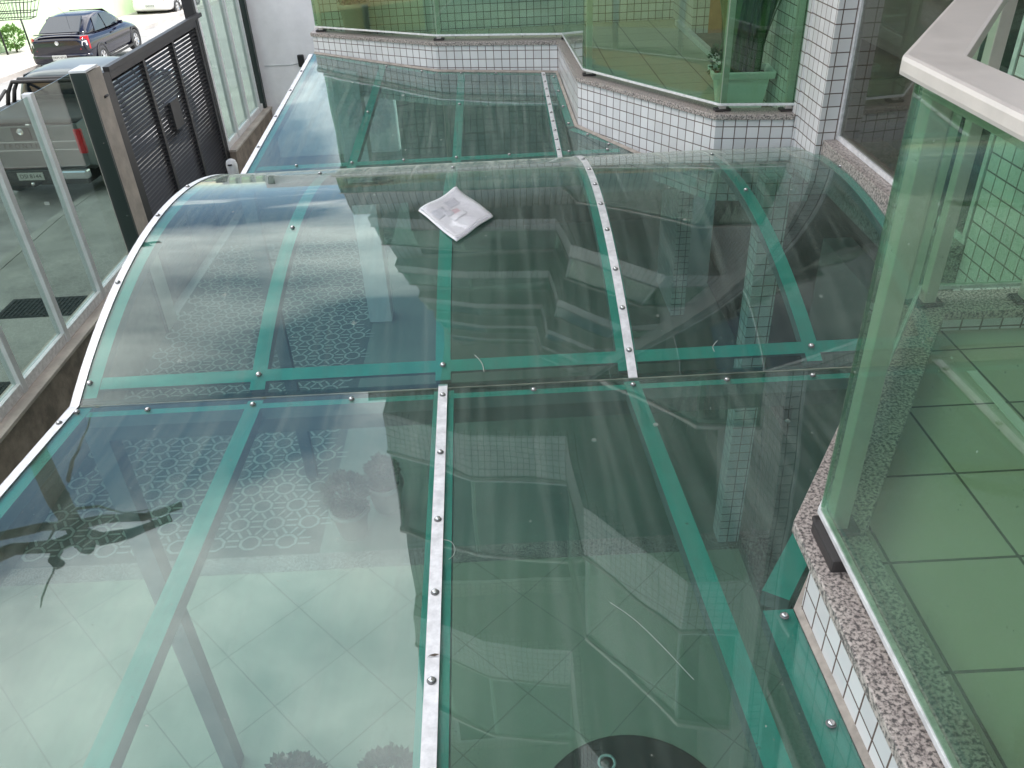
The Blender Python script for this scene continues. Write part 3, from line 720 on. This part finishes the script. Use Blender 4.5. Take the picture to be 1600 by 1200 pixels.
# round dark rug at the door
rg = MB().lathe([(.52, 0), (.52, .010), (.50, .014), (.01, .014)], n=48); r_ = thing('round_mat', 'dark round mat with pale mark on the floor below the near canopy', 'mat', (.50, 2.12, G+.001)); rg.build('mat', 'mat_dark', r_)
MB().lathe([(.05, .0), (.05, .003), (.035, .003), (.035, .0)], n=24).build('mark', 'planter_plastic', r_).location = (-.10, .36, .015)
# rectangular planter on the far balcony
pl = thing('planter', 'pale rectangular plastic planter with tall dark snake plant on far balcony', 'planter', (1.475, 5.08, -1.401), rz=R(-6)); pl.scale = (.88, 1, 1)
def rect_loft(mb, secs, mi=0):
    v = []
    for (hx, hy, z) in secs: v += [(-hx,-hy,z),(hx,-hy,z),(hx,hy,z),(-hx,hy,z)]
    f = [(3,2,1,0)] + [(4*i+k, 4*i+(k+1)%4, 4*(i+1)+(k+1)%4, 4*(i+1)+k) for i in range(len(secs)-1) for k in range(4)] + [tuple(4*(len(secs)-1)+k for k in range(4))]
    return mb.add(v, f, mi)
rect_loft(MB(), [(.145,.075,0),(.175,.095,.185),(.205,.115,.186),(.212,.12,.225),(.195,.105,.228),(.178,.09,.20),(.17,.085,.17)]).build('pot', 'planter_plastic', pl, bevel=.006)
MB().box(-.165,.165,-.08,.08,.171,.195).build('soil', 'soil', pl)
fo = MB()
for i in range(46):
    bx = random.uniform(-.13, .13); by = random.uniform(-.055, .055); h = random.uniform(.75, 1.25); lx = bx*random.uniform(.5, 2.2)+random.uniform(-.09,.09)+.05; ly = random.uniform(-.08,.08)
    w0 = random.uniform(.013, .024); tw = random.uniform(-1, 1); a0 = random.uniform(0, math.pi); pv = []
    for k in range(9):
        t = k/8; wv = w0*(.7+1.2*t*(1-t)*2)*(1-t**5)+.001; an = a0+tw*t
        c_ = Vector((bx+lx*t*t*1.2, by+ly*t*t, .19+h*t)); s_ = Vector((math.cos(an), math.sin(an), 0))*wv; q = Vector((-math.sin(an), math.cos(an), 0))*.006
        pv += [c_-s_, c_+q, c_+s_]
    fo.add(pv, [(3*k+j, 3*k+j+1, 3*k+j+4, 3*k+j+3) for k in range(8) for j in range(2)], 0, True)
fo.build('foliage', 'leaf_mid', pl, recalc=False)
f2 = MB(); blob_leaves(f2, (-.16, .02, .27), .05, 160, .035, squash=1.6); f2.build('sprig', 'leaf_mid', pl, recalc=False)
# grey pot at the left end of the far balcony
gp = thing('plant_pot', 'grey tapered pot at the left end of the far balcony', 'pot', (-1.22, 7.85, -1.401))
MB().lathe([(.085,0),(.10,.02),(.125,.26),(.145,.27),(.145,.31),(.12,.31),(.01,.29)], n=28).build('pot', 'grey_pot', gp)
g3 = MB(); blob_leaves(g3, (0,0,.50), .16, 500, .07); g3.build('foliage', 'leaf_dark', gp, recalc=False)
# white strip standing in for a bright streak on the near balcony floor
a = at_h(1518, 580, -1.40); c_ = at_h(1625, 700, -1.40); tp = MB().bar((a.x, a.y, -1.3995), (c_.x, c_.y, -1.3995), .030, .003); tag(tp.build('pale_strip', 'strip_white'), 'thin pale strip lying on the near balcony floor', 'strip')

# ------------------------------------------------------------------ fence, gate, low wall on the left
FX = -3.70; RZ = -3.28
def lw(name, label, y0, y1):
    t = thing(name, label, 'wall', (FX, y0, G))
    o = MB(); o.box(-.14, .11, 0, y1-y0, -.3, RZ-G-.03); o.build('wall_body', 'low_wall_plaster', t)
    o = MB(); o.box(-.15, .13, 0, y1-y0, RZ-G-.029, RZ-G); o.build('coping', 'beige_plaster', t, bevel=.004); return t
lw('low_wall', 'stained plaster low wall below the nearer glass fence', -6, 7.78)
lw('low_wall', 'stained plaster low wall below the farther glass fence beyond the gate', 11.05, 13.28)
def glass_fence(label, ysl, y_end, ztop):
    t = thing('glass_fence', label, 'fence', (FX, ysl[0], RZ))
    for y in ysl:
        MB().box(-.036, .036, y-ysl[0]-.03, y-ysl[0]+.03, .0, ztop-RZ).build('post', 'grey_post', t, bevel=.003)
    al = list(ysl) + [y_end]
    for a, c_ in zip(al[:-1], al[1:]):
        MB().box(-.004, .004, a-ysl[0]+.028, c_-ysl[0]-.028, .09, ztop-RZ-.02).build('glass_panel', 'fence_glass', t)
        MB().box(-.03, .03, a-ysl[0]+.028, c_-ysl[0]-.028, .0, .085).build('bottom_rail', 'aluminium', t, bevel=.002)
    return t
glass_fence('tinted glass fence with light grey posts left of the louvred gate', [5.2-.755*i for i in range(10, 0, -1)] + [5.2, 5.96, 6.72], 7.50, -1.465)
glass_fence('tinted glass fence with light grey posts beyond the louvred gate', [11.08, 11.62, 12.30, 12.95], 13.16, -1.0)
# masonry post with dark metal facing
cp = thing('gate_post', 'beige masonry gate post with dark metal face left of the gate', 'post', (-3.57, 7.62, G))
MB().box(-.16, .0, -.09, .20, 0, 2.60).build('masonry', 'beige_plaster', cp)
MB().box(-.135, .004, -.125, -.092, 0, 2.61).build('metal_face', 'dark_green_metal', cp)
MB().box(-.14, .01, -.13, .13, 2.612, 2.63).build('cap', 'grey_post', cp)
for z in (.6, 1.3, 2.0): MB().lathe([(.008,0),(.006,.004)], n=10).build('screw', 'steel', cp).location = (-.03, -.126, z); 
for z in (1.05, 2.35): MB().tube([(.0,.09,z),(.0,.17,z)], .012).build('hinge', 'dark_metal', cp)
cp2 = thing('gate_post', 'dark square metal post at the far side of the louvred gate', 'post', (FX, 11.03, G))
MB().box(-.10, .03, -.05, .045, 0, 2.80).build('post_body', 'dark_metal', cp2, bevel=.004)
MB().box(-.11, .04, -.06, .055, 2.801, 2.83).build('cap', 'dark_metal', cp2)
cp3 = thing('gate_post', 'tall dark metal post where the far fence meets the white wall', 'post', (FX, 13.22, G))
MB().box(-.03, .06, -.05, .045, 0, 3.6).build('post_body', 'dark_green_metal', cp3, bevel=.004)
for z in (1.2, 1.9, 2.6): MB().lathe([(.008,0),(.006,.004)], n=10).build('screw', 'steel', cp3).location = (.0, -.054, z)
# louvred gate
gt = thing('louvred_gate', 'black louvred metal gate with two uprights and square lock box', 'gate', (FX, 8.12, G))
GT = -1.61-G; GL = 2.84
fr = MB(); fr.box(-.03, .03, -.16, .07, .05, GT); fr.box(-.03, .03, GL-.07, GL, .05, GT); fr.box(-.031, .031, .071, GL-.071, GT-.09, GT); fr.box(-.03, .03, .071, GL-.071, .05, .14)
fr.build('gate_frame', 'dark_metal', gt, bevel=.003)
for k in (1, 2): MB().box(-.028, .028, GL*k/3-.03, GL*k/3+.03, .141, GT-.091).build('upright', 'dark_metal', gt)
nl = 52
for k in range(3):
    a = .071 if k == 0 else GL*k/3+.031; c_ = GL*(k+1)/3-.031 if k < 2 else GL-.071
    l = MB()
    for i in range(nl):
        z = .16 + (GT-.27)*i/(nl-1); l.bar((0, a, z), (0, c_, z), .034, .008, up=Vector((.45, 0, 1)).normalized())
    l.build('louvre_panel', 'dark_metal', gt)
MB().box(-.05, .034, 1.33, 1.60, 1.55, 1.86).build('lock_box', 'dark_metal', gt, bevel=.004)
tr_ = MB(); tr_.box(.03, .09, -.05, GL+.1, GT+.005, GT+.05); tr_.build('top_track', 'dark_metal', gt, bevel=.004)
# pale sensor housing beside the gate
sc = thing('gate_sensor', 'small grey capped sensor housing by the foot of the gate', 'sensor', at_h(363, 262, -3.2))
MB().lathe([(.055,-.25),(.065,-.05),(.07,.04),(.055,.09),(.02,.11)], n=20).build('housing', 'grey_post', sc)
MB().lathe([(.03,0),(.025,.012)], n=16).build('lens', 'cable_black', sc).location = (.0, -.066, .05)
# white boundary wall
ww = thing('boundary_wall', 'tall white plaster wall behind the fence end', 'wall', (-3.6, 13.28, G))
MB().box(-.2, 1.95, 0, .2, 0, 4.2).build('wall_body', 'white_plaster', ww)
ic = thing('intercom', 'small black intercom box on the white wall with thin cable', 'intercom', at_h(441, 112, -2.35))
ic.location = (-3.6+.62, 13.26, -2.62)
MB().box(-.05, .05, -.035, .018, -.09, .09).build('box_body', 'cable_black', ic, bevel=.02)
MB().tube([(-.05, .01, -.04), (-.2, .012, -.055), (-.40, .012, -.05), (-.58, .012, -.05)], .006).build('cable', 'grey_post', ic)
# drain grates on the pavement
for (x, y, lb) in ((-5.05, 8.25, 'farther dark slotted drain grate in the pavement outside the fence'), (-4.95, 6.45, 'nearer dark slotted drain grate in the pavement outside the fence')):
    g_ = MB(); z = G+.004
    g_.box(-.62, .62, -.24, .24, -.02, .0, 0)
    for i in range(24): g_.box(-.58+i*.05, -.56+i*.05, -.21, .21, .001, .008, 0)
    o = g_.build('drain_grate', 'mat_dark'); o.location = (x, y, gz(x, y)+.122); tag(o, lb, 'drain grate', 'drain grates in the pavement')

# ------------------------------------------------------------------ cars
def text_mesh(s_, size, depth, name, m, parent, loc, rot):
    cu_ = bpy.data.curves.new('t', 'FONT'); cu_.body = s_; cu_.size = size; cu_.extrude = depth; cu_.align_x = 'CENTER'; cu_.align_y = 'CENTER'
    ob = bpy.data.objects.new('t', cu_); C.objects.link(ob); dg = bpy.context.evaluated_depsgraph_get(); me = bpy.data.meshes.new_from_object(ob.evaluated_get(dg))
    bpy.data.objects.remove(ob); me.materials.clear(); me.materials.append(mt[m]); o = bpy.data.objects.new(name, me); C.objects.link(o); o.parent = parent; o.location = loc; o.rotation_euler = rot; return o
def loft(secs, name, m, parent, sub=2, bevel=0):
    """secs: (y, [(x,z)...] half ring from bottom centre outwards to top centre)"""
    mb = MB(); n = None
    for y, half in secs:
        ring = half + [(-x, z) for x, z in reversed(half)]
        n = len(ring); mb.v += [(x, y, z) for x, z in ring]
    k = len(secs)
    for i in range(k-1):
        for j in range(n): mb.f.append((i*n+j, i*n+(j+1)%n, (i+1)*n+(j+1)%n, (i+1)*n+j)); mb.m.append(0); mb.smooth.append(True)
    mb.f.append(tuple(range(n-1,-1,-1))); mb.f.append(tuple(range((k-1)*n, k*n))); mb.m += [0,0]; mb.smooth += [True, True]
    o = mb.build(name, m, parent)
    if sub: md = o.modifiers.new('sub', 'SUBSURF'); md.levels = sub; md.render_levels = sub
    return o
def wheel(parent, x, y, r, side, alloy='chrome', wd=.2):
    b = MB().lathe([(r*.62,-wd/2),(r*.93,-wd/2),(r,-wd/2+.03),(r,wd/2-.03),(r*.93,wd/2),(r*.62,wd/2),(r*.60,wd/2-.02),(r*.60,-wd/2+.02)], n=32, axis='x')
    t_ = b.build('wheel', 'rubber', parent); t_.location = (x, y, r)
    q = MB().lathe([(.01, side*(wd/2-.07)), (r*.61, side*(wd/2-.07)), (r*.61, side*(wd/2-.005)), (r*.57, side*(wd/2-.0)), (r*.55, side*(wd/2-.03)), (.01, side*(wd/2-.05))], n=32, axis='x')
    for k in range(6):
        a = k*math.pi/3; q.bar((side*(wd/2-.02), .03*math.cos(a), .03*math.sin(a)), (side*(wd/2-.015), r*.58*math.cos(a), r*.58*math.sin(a)), .075, .03, up=(1,0,0))
    q.lathe([(.05, side*(wd/2-.03)), (.045, side*(wd/2))], n=16, axis='x')
    q.build('rim', alloy, t_)
def quad_on(parent, name, m, quad, off=.006, bevel=0, inset=None):
    a, b_, c_, d = [Vector(p) for p in quad]; n_ = (b_-a).cross(d-a).normalized()
    mb = MB(); v = [p - n_*.012 for p in (a,b_,c_,d)] + [p + n_*off for p in (a,b_,c_,d)]
    mb.add(v, [(0,3,2,1),(4,5,6,7),(0,1,5,4),(1,2,6,5),(2,3,7,6),(3,0,4,7)]); return mb.build(name, m, parent, bevel=bevel)
def half(wb, zb, wm, zm, wt, zt, zc=None):
    return [(wb*.55, zb), (wb, zb+.02), (wm, zb+(zm-zb)*.35), (wm, zm), (wt, zt-.02), (wt*.6, (zc or zt))]
def sedan(label, paint, loc, rz, name='parked_car', detail=True):
    t = thing(name, label, 'car', loc, rz, 'cars parked along the street')
    # origin at ground under rear axle centre, heading +y
    S_ = [(-.78, half(.62,.42,.70,.62,.66,.80)), (-.74, half(.74,.30,.80,.66,.74,1.00,1.02)), (-.55, half(.78,.24,.85,.72,.78,1.03,1.06)), (0, half(.80,.22,.865,.72,.80,1.00,1.03)),
          (.9, half(.80,.20,.87,.70,.81,.94,.95)), (1.9, half(.80,.20,.87,.70,.81,.92,.94)), (2.5, half(.80,.20,.865,.68,.78,.88,.93)), (3.0, half(.78,.22,.85,.62,.70,.78,.84)), (3.32, half(.70,.28,.76,.55,.60,.68,.72)), (3.40, half(.58,.36,.62,.50,.5,.58))]
    loft(S_, 'body', paint, t)
    # cabin
    cb = [(-.50, [(.30,.98),(.70,.98),(.68,1.0),(.66,1.02),(.60,1.04),(.3,1.05)]), (-.15, [(.30,.95),(.74,.95),(.71,1.04),(.66,1.12),(.58,1.19),(.3,1.21)]), (.35, [(.30,.92),(.76,.92),(.71,1.12),(.64,1.32),(.57,1.40),(.3,1.43)]),
          (1.2, [(.30,.90),(.77,.90),(.72,1.12),(.65,1.32),(.57,1.41),(.3,1.44)]), (1.75, [(.30,.90),(.77,.90),(.73,1.05),(.67,1.20),(.58,1.30),(.3,1.33)]), (2.45, [(.30,.86),(.72,.86),(.72,.88),(.70,.89),(.66,.91),(.3,.93)])]
    loft(cb, 'cabin', paint, t)
    quad_on(t, 'rear_window', 'car_glass', [(-.56,-.44,1.055),(.56,-.44,1.055),(.47,.22,1.385),(-.47,.22,1.385)], .035, .008)
    quad_on(t, 'windscreen', 'car_glass', [(.62,2.30,.96),(-.62,2.30,.96),(-.50,1.62,1.37),(.50,1.62,1.37)], .016, .01)
    for s_ in (1, -1):
        def q(pts): return [(s_*x, y, z) for x, y, z in (pts if s_ > 0 else pts[::-1])]
        quad_on(t, 'side_window', 'car_glass', q([(.755,.14,.99),(.765,.86,.97),(.648,.86,1.36),(.645,.38,1.33)]), .004, .01)
        quad_on(t, 'side_window', 'car_glass', q([(.765,.93,.97),(.765,1.78,.96),(.66,1.45,1.32),(.648,.93,1.36)]), .004, .01)
        o = MB(); o.box(-.07, .07, -.05, .05, -.05, .05); o = o.build('mirror', paint, t, bevel=.03); o.location = (s_*.88, 1.72, .98)
        lo = [(s_*(.87), y, .235) for y in (.42, 2.25)]
        MB().bar(lo[0], lo[1], .03, .06).build('sill', 'black_plastic', t)
        MB().bar((s_*.873, .35, .62), (s_*.876, 2.25, .60), .02, .05).build('side_moulding', 'black_plastic', t)
        for yy in (0, 2.6):
            wheel(t, s_*.77, yy, .31, s_)
            MB().lathe([(.37, 0), (.37, s_*.02), (.32, s_*.022), (.30, 0)], n=28, axis='x').build('wheel_arch', 'black_plastic', t).location = (s_*.853, yy, .34)
        # tail lamps: tall, wrapping the corner
        lm = quad_on(t, 'tail_lamp', 'lamp_red', q([(.60,-.765,.66),(.84,-.60,.66),(.80,-.50,.99),(.66,-.70,1.00)])[::1], .02, .012)
        if detail: quad_on(lm, 'lamp_lens', 'lamp_clear', q([(.655,-.742,.76),(.79,-.65,.76),(.775,-.62,.88),(.675,-.725,.88)]), .032, .01)
        MB().bar((s_*.845, .95, .82), (s_*.855, 1.1, .82), .03, .025).build('door_handle', paint, t)
    b_ = loft([(-.86, [(.3,.36),(.70,.36),(.72,.42),(.72,.50),(.70,.56),(.3,.57)]), (-.70, [(.3,.28),(.82,.28),(.85,.36),(.86,.50),(.84,.60),(.3,.60)]), (-.45, [(.3,.26),(.84,.26),(.87,.34),(.875,.5),(.86,.6),(.3,.6)])], 'rear_bumper', paint, t)
    MB().bar((-.60,-.70,1.085), (.60,-.70,1.085), .14, .022, mi=0).build('spoiler', paint, t, bevel=.008)
    pl_ = MB().box(-.20, .20, -.012, 0, -.065, .065).build('number_plate', 'plate_white', t); pl_.location = (0, -.865, .50)
    text_mesh('DKM 4716', .085, .001, 'lettering', 'plate_ink', pl_, (0, -.014, 0), (R(90), 0, 0))
    em = MB().lathe([(.055,0),(.055,.006),(.042,.008),(.042,.003),(.01,.003)], n=24).build('emblem', 'chrome', t); em.rotation_euler = (R(90), 0, 0); em.location = (0, -.785, .86)
    MB().bar((-.05,-.79,.86), (.05,-.79,.86), .012, .014).build('emblem_bar', 'chrome', t)
    MB().tube([(0,.30,1.42),(0,-.05,1.68)], .004, 5).build('antenna', 'black_plastic', t)
    return t
def gnd(x, y): return gz(x, y)
p0 = at_h(160, 93, -5.0)
sedan('glossy black sedan parked in the sunlit street with red tail lamps', 'car_black', (-12.25, 25.4, gnd(0, 25.4)), R(0))
sedan('white car cut off by the top edge of the photo', 'car_white', (-14.9, 40.0, gnd(0, 40.0)), R(-2), detail=False)

def pickup(label, loc, rz):
    t = thing('pickup_truck', label, 'pickup truck', loc, rz, 'cars parked along the street')
    sil = 'car_silver'
    # origin: ground, rear tailgate plane y=0, heading +y
    def hh(w_, zb, zt, r=.06): return [(.3, zb), (w_-.05, zb), (w_, zb+.08), (w_, zb+(zt-zb)*.55), (w_-.03, zt-.04), (w_-.10, zt)]
    bed = MB()
    bed.box(-.80, .80, 0, .05, .62, 1.28)     # tailgate core
    bed.build('tailgate', sil, t, bevel=.02)
    for s_ in (1, -1):
        v = []
        secs = [(0.0,.89,.60,1.30),(.25,.90,.50,1.31),(.62,.91,.50,1.31),(1.55,.91,.46,1.31)]
        for (y, w_, zb, zt) in secs: v += [(s_*(w_-.10), y, zb),(s_*w_, y, zb+.05),(s_*(w_+.005), y, (zb+zt)/2),(s_*(w_-.03), y, zt),(s_*(w_-.10), y, zt)]
        f = [(0,1,2,3,4), tuple(15+k for k in (4,3,2,1,0))] + [(5*i+k, 5*i+(k+1)%5, 5*(i+1)+(k+1)%5, 5*(i+1)+k) for i in range(3) for k in range(5)]
        MB().add(v, f).build('bed_side', sil, t, bevel=.012)
        MB().box(-.055, .055, -.02, .05, -.19, .19).build('tail_lamp', 'lamp_red', t, bevel=.015).location = (s_*.845, -.004, 1.02)
        MB().box(-.04, .04, -.03, -.018, -.07, .055).build('lamp_lens', 'lamp_clear', t.children[-1], bevel=.004)
        for yy in (.95, 4.05):
            wheel(t, s_*.79, yy, .38, s_, 'chrome', .25)
            MB().lathe([(.47, 0), (.47, s_*.03), (.40, s_*.035), (.38, 0)], n=28, axis='x').build('wheel_arch', sil, t).location = (s_*.895, yy, .42)
        o = MB().box(-.09, .09, -.05, .05, -.11, .11).build('mirror', 'chrome', t, bevel=.04); o.location = (s_*1.02, 3.35, 1.32)
    MB().box(-.80, .80, .05, 1.6, .60, .66).build('bed_floor', 'black_plastic', t)
    # tonneau cover, slightly crowned
    cv = MB(); v = []; f = []
    for j, y in enumerate((.015, .3, .8, 1.3, 1.62)):
        for i in range(9):
            x = -.86+1.72*i/8; v.append((x, y, 1.315+.035*math.cos(x*1.7)*(1 if 0 < j < 4 else .6)))
    for j in range(4):
        for i in range(8): a_ = j*9+i; f.append((a_, a_+1, a_+10, a_+9))
    k_ = len(v); v2 = [(x, y, z-.03) for x, y, z in v]; f2_ = [tuple(reversed([q+k_ for q in g])) for g in f]
    rim = list(range(9)) + [8+9*j for j in range(1,5)] + [36+8-i for i in range(1,9)] + [9*(4-j) for j in range(1,4)]
    for a_ in range(len(rim)): p, q = rim[a_], rim[(a_+1) % len(rim)]; f2_.append((p, q, q+k_, p+k_))
    cv.add(v+v2, f+f2_, 0, True); cv.build('bed_cover', 'black_plastic', t)
    # roll bar
    rb = MB()
    for yy in (1.35, 1.55): rb.tube([(-.80,yy-.1,1.31),(-.78,yy,1.50),(-.68,yy+.04,1.66),(.68,yy+.04,1.66),(.78,yy,1.50),(.80,yy-.1,1.31)], .032, 10)
    rb.tube([(-.80,.75,1.33),(-.78,1.3,1.55)], .025, 8); rb.tube([(.80,.75,1.33),(.78,1.3,1.55)], .025, 8)
    rb.build('roll_bar', 'black_plastic', t)
    # cab
    cs = [(1.66, [(.3,.9),(.88,.9),(.89,1.15),(.84,1.32),(.70,1.70),(.3,1.72)]), (1.72, [(.3,.46),(.90,.46),(.91,1.1),(.86,1.34),(.71,1.74),(.3,1.77)]), (2.6, [(.3,.46),(.90,.46),(.91,1.1),(.86,1.32),(.71,1.76),(.3,1.80)]),
          (3.15, [(.3,.46),(.90,.46),(.91,1.1),(.86,1.30),(.71,1.70),(.3,1.74)]), (3.75, [(.3,.46),(.90,.46),(.91,1.05),(.86,1.20),(.80,1.24),(.3,1.27)]), (4.8, [(.3,.50),(.88,.50),(.88,.9),(.82,1.08),(.7,1.13),(.3,1.16)]), (4.95, [(.3,.52),(.7,.52),(.72,.8),(.7,.95),(.6,1.0),(.3,1.02)])]
    loft(cs, 'cab', sil, t)
    quad_on(t, 'rear_window', 'car_glass', [(-.66,1.66,1.38),(.66,1.66,1.38),(.58,1.68,1.68),(-.58,1.68,1.68)], .01, .008)
    quad_on(t, 'windscreen', 'car_glass', [(.72,3.66,1.29),(-.72,3.66,1.29),(-.62,3.20,1.68),(.62,3.20,1.68)], .02, .008)
    for s_ in (1, -1):
        def q(pts): return [(s_*x, y, z) for x, y, z in (pts if s_ > 0 else pts[::-1])]
        quad_on(t, 'side_window', 'car_glass', q([(.865,1.86,1.34),(.865,2.45,1.33),(.735,2.45,1.69),(.74,1.9,1.68)]), .006, .008)
        quad_on(t, 'side_window', 'car_glass', q([(.865,2.55,1.33),(.865,3.45,1.29),(.745,3.1,1.66),(.735,2.55,1.69)]), .006, .008)
    bp_ = MB(); bp_.box(-.86, .86, -.16, .0, .46, .60); bp_.build('rear_bumper', 'chrome', t, bevel=.03)
    MB().box(-.42, .42, -.17, -.162, .445, .615).build('bumper_recess', 'black_plastic', t, bevel=.003)
    pl_ = MB().box(-.20, .20, -.182, -.172, -.06, .06).build('number_plate', 'plate_grey', t); pl_.location = (.0, 0, .53)
    text_mesh('DSI 8144', .09, .001, 'lettering', 'plate_ink', pl_, (0, -.184, 0), (R(90), 0, 0))
    hp = MB().box(-.14, .14, -.018, .0, -.10, .10).build('handle_plate', 'black_plastic', t, bevel=.008); hp.location = (0, -.004, 1.16)
    em = MB().lathe([(.05,0),(.05,.008),(.038,.010),(.038,.004),(.01,.004)], n=24).build('emblem', 'chrome', hp); em.rotation_euler = (R(90), 0, 0); em.location = (0, -.019, .035)
    MB().bar((-.055,-.03,.035), (.055,-.03,.035), .008, .018).build('emblem_bar', 'chrome', hp)
    for z in (1.03, .90): MB().bar((-.78,-.004,z), (.78,-.004,z), .012, .016).build('trim_line', 'chrome', t)
    text_mesh('F R O N T I E R', .105, .003, 'lettering', 'black_plastic', t, (0, -.006, .965), (R(90), 0, 0))
    MB().lathe([(.03,0),(.03,.03),(.02,.045)], n=16).build('tow_ball', 'chrome', t).location = (.02, -.22, .40)
    MB().bar((.02,-.24,.39), (.02,.1,.36), .05, .03).build('tow_bar', 'black_plastic', t)
    MB().box(-.7, .7, .1, 1.5, .30, .58).build('chassis', 'black_plastic', t)
    return t
pickup('silver pickup with black bed cover and roll bar seen through glass fence', (-6.95, 12.1, gnd(0, 12.1)), R(-5)).scale = (1, .86, .93)

# ------------------------------------------------------------------ across the street
def slabwall(name, label, cat, y0, y1, x, h, m, cap=True):
    t = thing(name, label, cat, (x, y0, gnd(0, (y0+y1)/2)))
    MB().box(-.2, 0, 0, y1-y0, -1.2, h).build('wall_body', m, t)
    if cap: MB().box(-.24, .04, 0, y1-y0, h+.001, h+.08).build('coping', 'white_plaster', t, bevel=.01)
    return t
slabwall('garden_wall', 'long pale green wall across the street behind the black car', 'wall', 16, 62, -16.25, 3.2, 'green_wall')
yh = thing('house', 'yellow house across the street outside the frame, seen in balcony glass', 'house', (-16.4, 4, G))
MB().box(-6, 0, -3, 8, -.5, 6.0).build('wall', 'yellow_wall', yh)
rf = MB(); rf.add([(-6.4,-3.4,6.01),(.5,-3.4,6.01),(.5,8.4,6.01),(-6.4,8.4,6.01),(-3,-1,7.6),(-3,6,7.6)], [(0,3,2,1),(0,1,4),(1,2,5,4),(2,3,5),(3,0,4,5)]); rf.build('roof', 'terracotta', yh)
for y in (-1.5, 1.5, 4.5):
    for z in (1.2, 4.0):
        f_ = MB().box(.001, .05, y, y+1.3, z, z+1.2).build('window', 'aluminium', yh, bevel=.005); MB().box(.051, .056, y+.08, y+1.22, z+.08, z+1.12).build('pane', 'car_glass', f_)
slabwall('garden_wall', 'white rendered wall across the street beside the yellow house', 'wall', -40, .9, -16.3, 3.0, 'white_plaster')
# rubbish basket on two legs
bk = thing('rubbish_basket', 'wire rubbish basket on two legs in front of green wall', 'basket', (-15.2, 28.3, gnd(0, 28.3)+.13))
for x in (-.55, .25): MB().tube([(x,0,0),(x,0,1.05)], .03, 8).build('leg', 'dark_metal', bk)
w_ = MB(); hw, hd = 1.0, .28
for z, k in ((1.06, .75), (1.25, .85), (1.55, 1.0)):
    w_.tube([(-hw*k-.1,-hd*k,z),(hw*k-.1,-hd*k,z)], .014, 6); w_.tube([(-hw*k-.1,hd*k,z),(hw*k-.1,hd*k,z)], .014, 6); w_.tube([(-hw*k-.1,-hd*k,z),(-hw*k-.1,hd*k,z)], .014, 6); w_.tube([(hw*k-.1,-hd*k,z),(hw*k-.1,hd*k,z)], .014, 6)
for i in range(17):
    x = -hw+2*hw*i/16
    for s_ in (-1, 1): w_.tube([(x*.75-.1, s_*hd*.75, 1.06), (x-.1, s_*hd, 1.55)], .009, 5)
w_.build('basket', 'dark_metal', bk)
bs = thing('bush', 'small green bush growing under the wire basket', 'bush', (-15.75, 28.9, gnd(0, 28.9)+.13))
f_ = MB(); blob_leaves(f_, (0,0,.45), .32, 700, .10); f_.build('foliage', 'leaf_light', bs, recalc=False)
MB().tube([(0,0,0),(0,0,.3)], .03).build('stem', 'bark', bs)
# pollarded street tree, seen mirrored in the canopy
tr = thing('street_tree', 'heavily pruned bare street tree with cut stubs, mirrored in near canopy', 'tree', (-6.05, 9.2, gnd(0, 8)+.12), rz=R(34))
tk = MB(); tk.tube([(-.9,0,0),(-.7,.0,1.8),(-.6,.05,3.6),(-.25,.0,5.6),(-.15,.05,6.6),(0,0,7.5)], [.20,.18,.16,.15,.14,.13], 12); tk.build('trunk', 'bark', tr)
br_ = [([(0,0,7.35),(.25,.05,7.62),(.6,.1,7.72),(1.2,.1,7.68)], .085), ([(-.05,0,7.2),(.35,-.05,7.22),(.8,-.1,7.36),(1.35,-.1,7.40)], .075),
       ([(0,0,7.4),(-.35,.0,7.40),(-.8,.1,7.32),(-1.5,.1,7.36)], .08), ([(-.05,0,7.2),(-.4,.1,7.1),(-.9,.15,7.12),(-1.4,.2,7.05)], .065), ([(-.3,0,7.4),(-.42,.05,7.62),(-.36,.05,7.82)], .075), ([(.0,0,7.4),(.02,.1,7.66),(.1,.1,7.75)], .09)]
for pts, rr_ in br_:
    MB().tube(pts, [rr_*(1.15-.08*i+random.uniform(-.08,.08)) for i in range(len(pts))], 10).build('branch', 'bark', tr)
tw = MB()
for (a_, d_) in (((-.05,0,6.9),(1.0,.1,.45)),((0,0,6.7),(-.5,.1,.8)),((.6,.1,7.3),(.5,0,.35)),((-.4,.05,7.7),(-.35,.1,.75)),((.05,0,6.6),(.5,-.1,-.9)),((.9,.1,7.4),(.25,0,.28))):
    a_ = Vector(a_); d_ = Vector(d_); tw.tube([a_, a_+d_*.35+Vector((.05,.03,-.02)), a_+d_*.7+Vector((-.04,0,.05)), a_+d_], [.024,.018,.014,.008], 6)
tw.build('twigs', 'bark', tr)
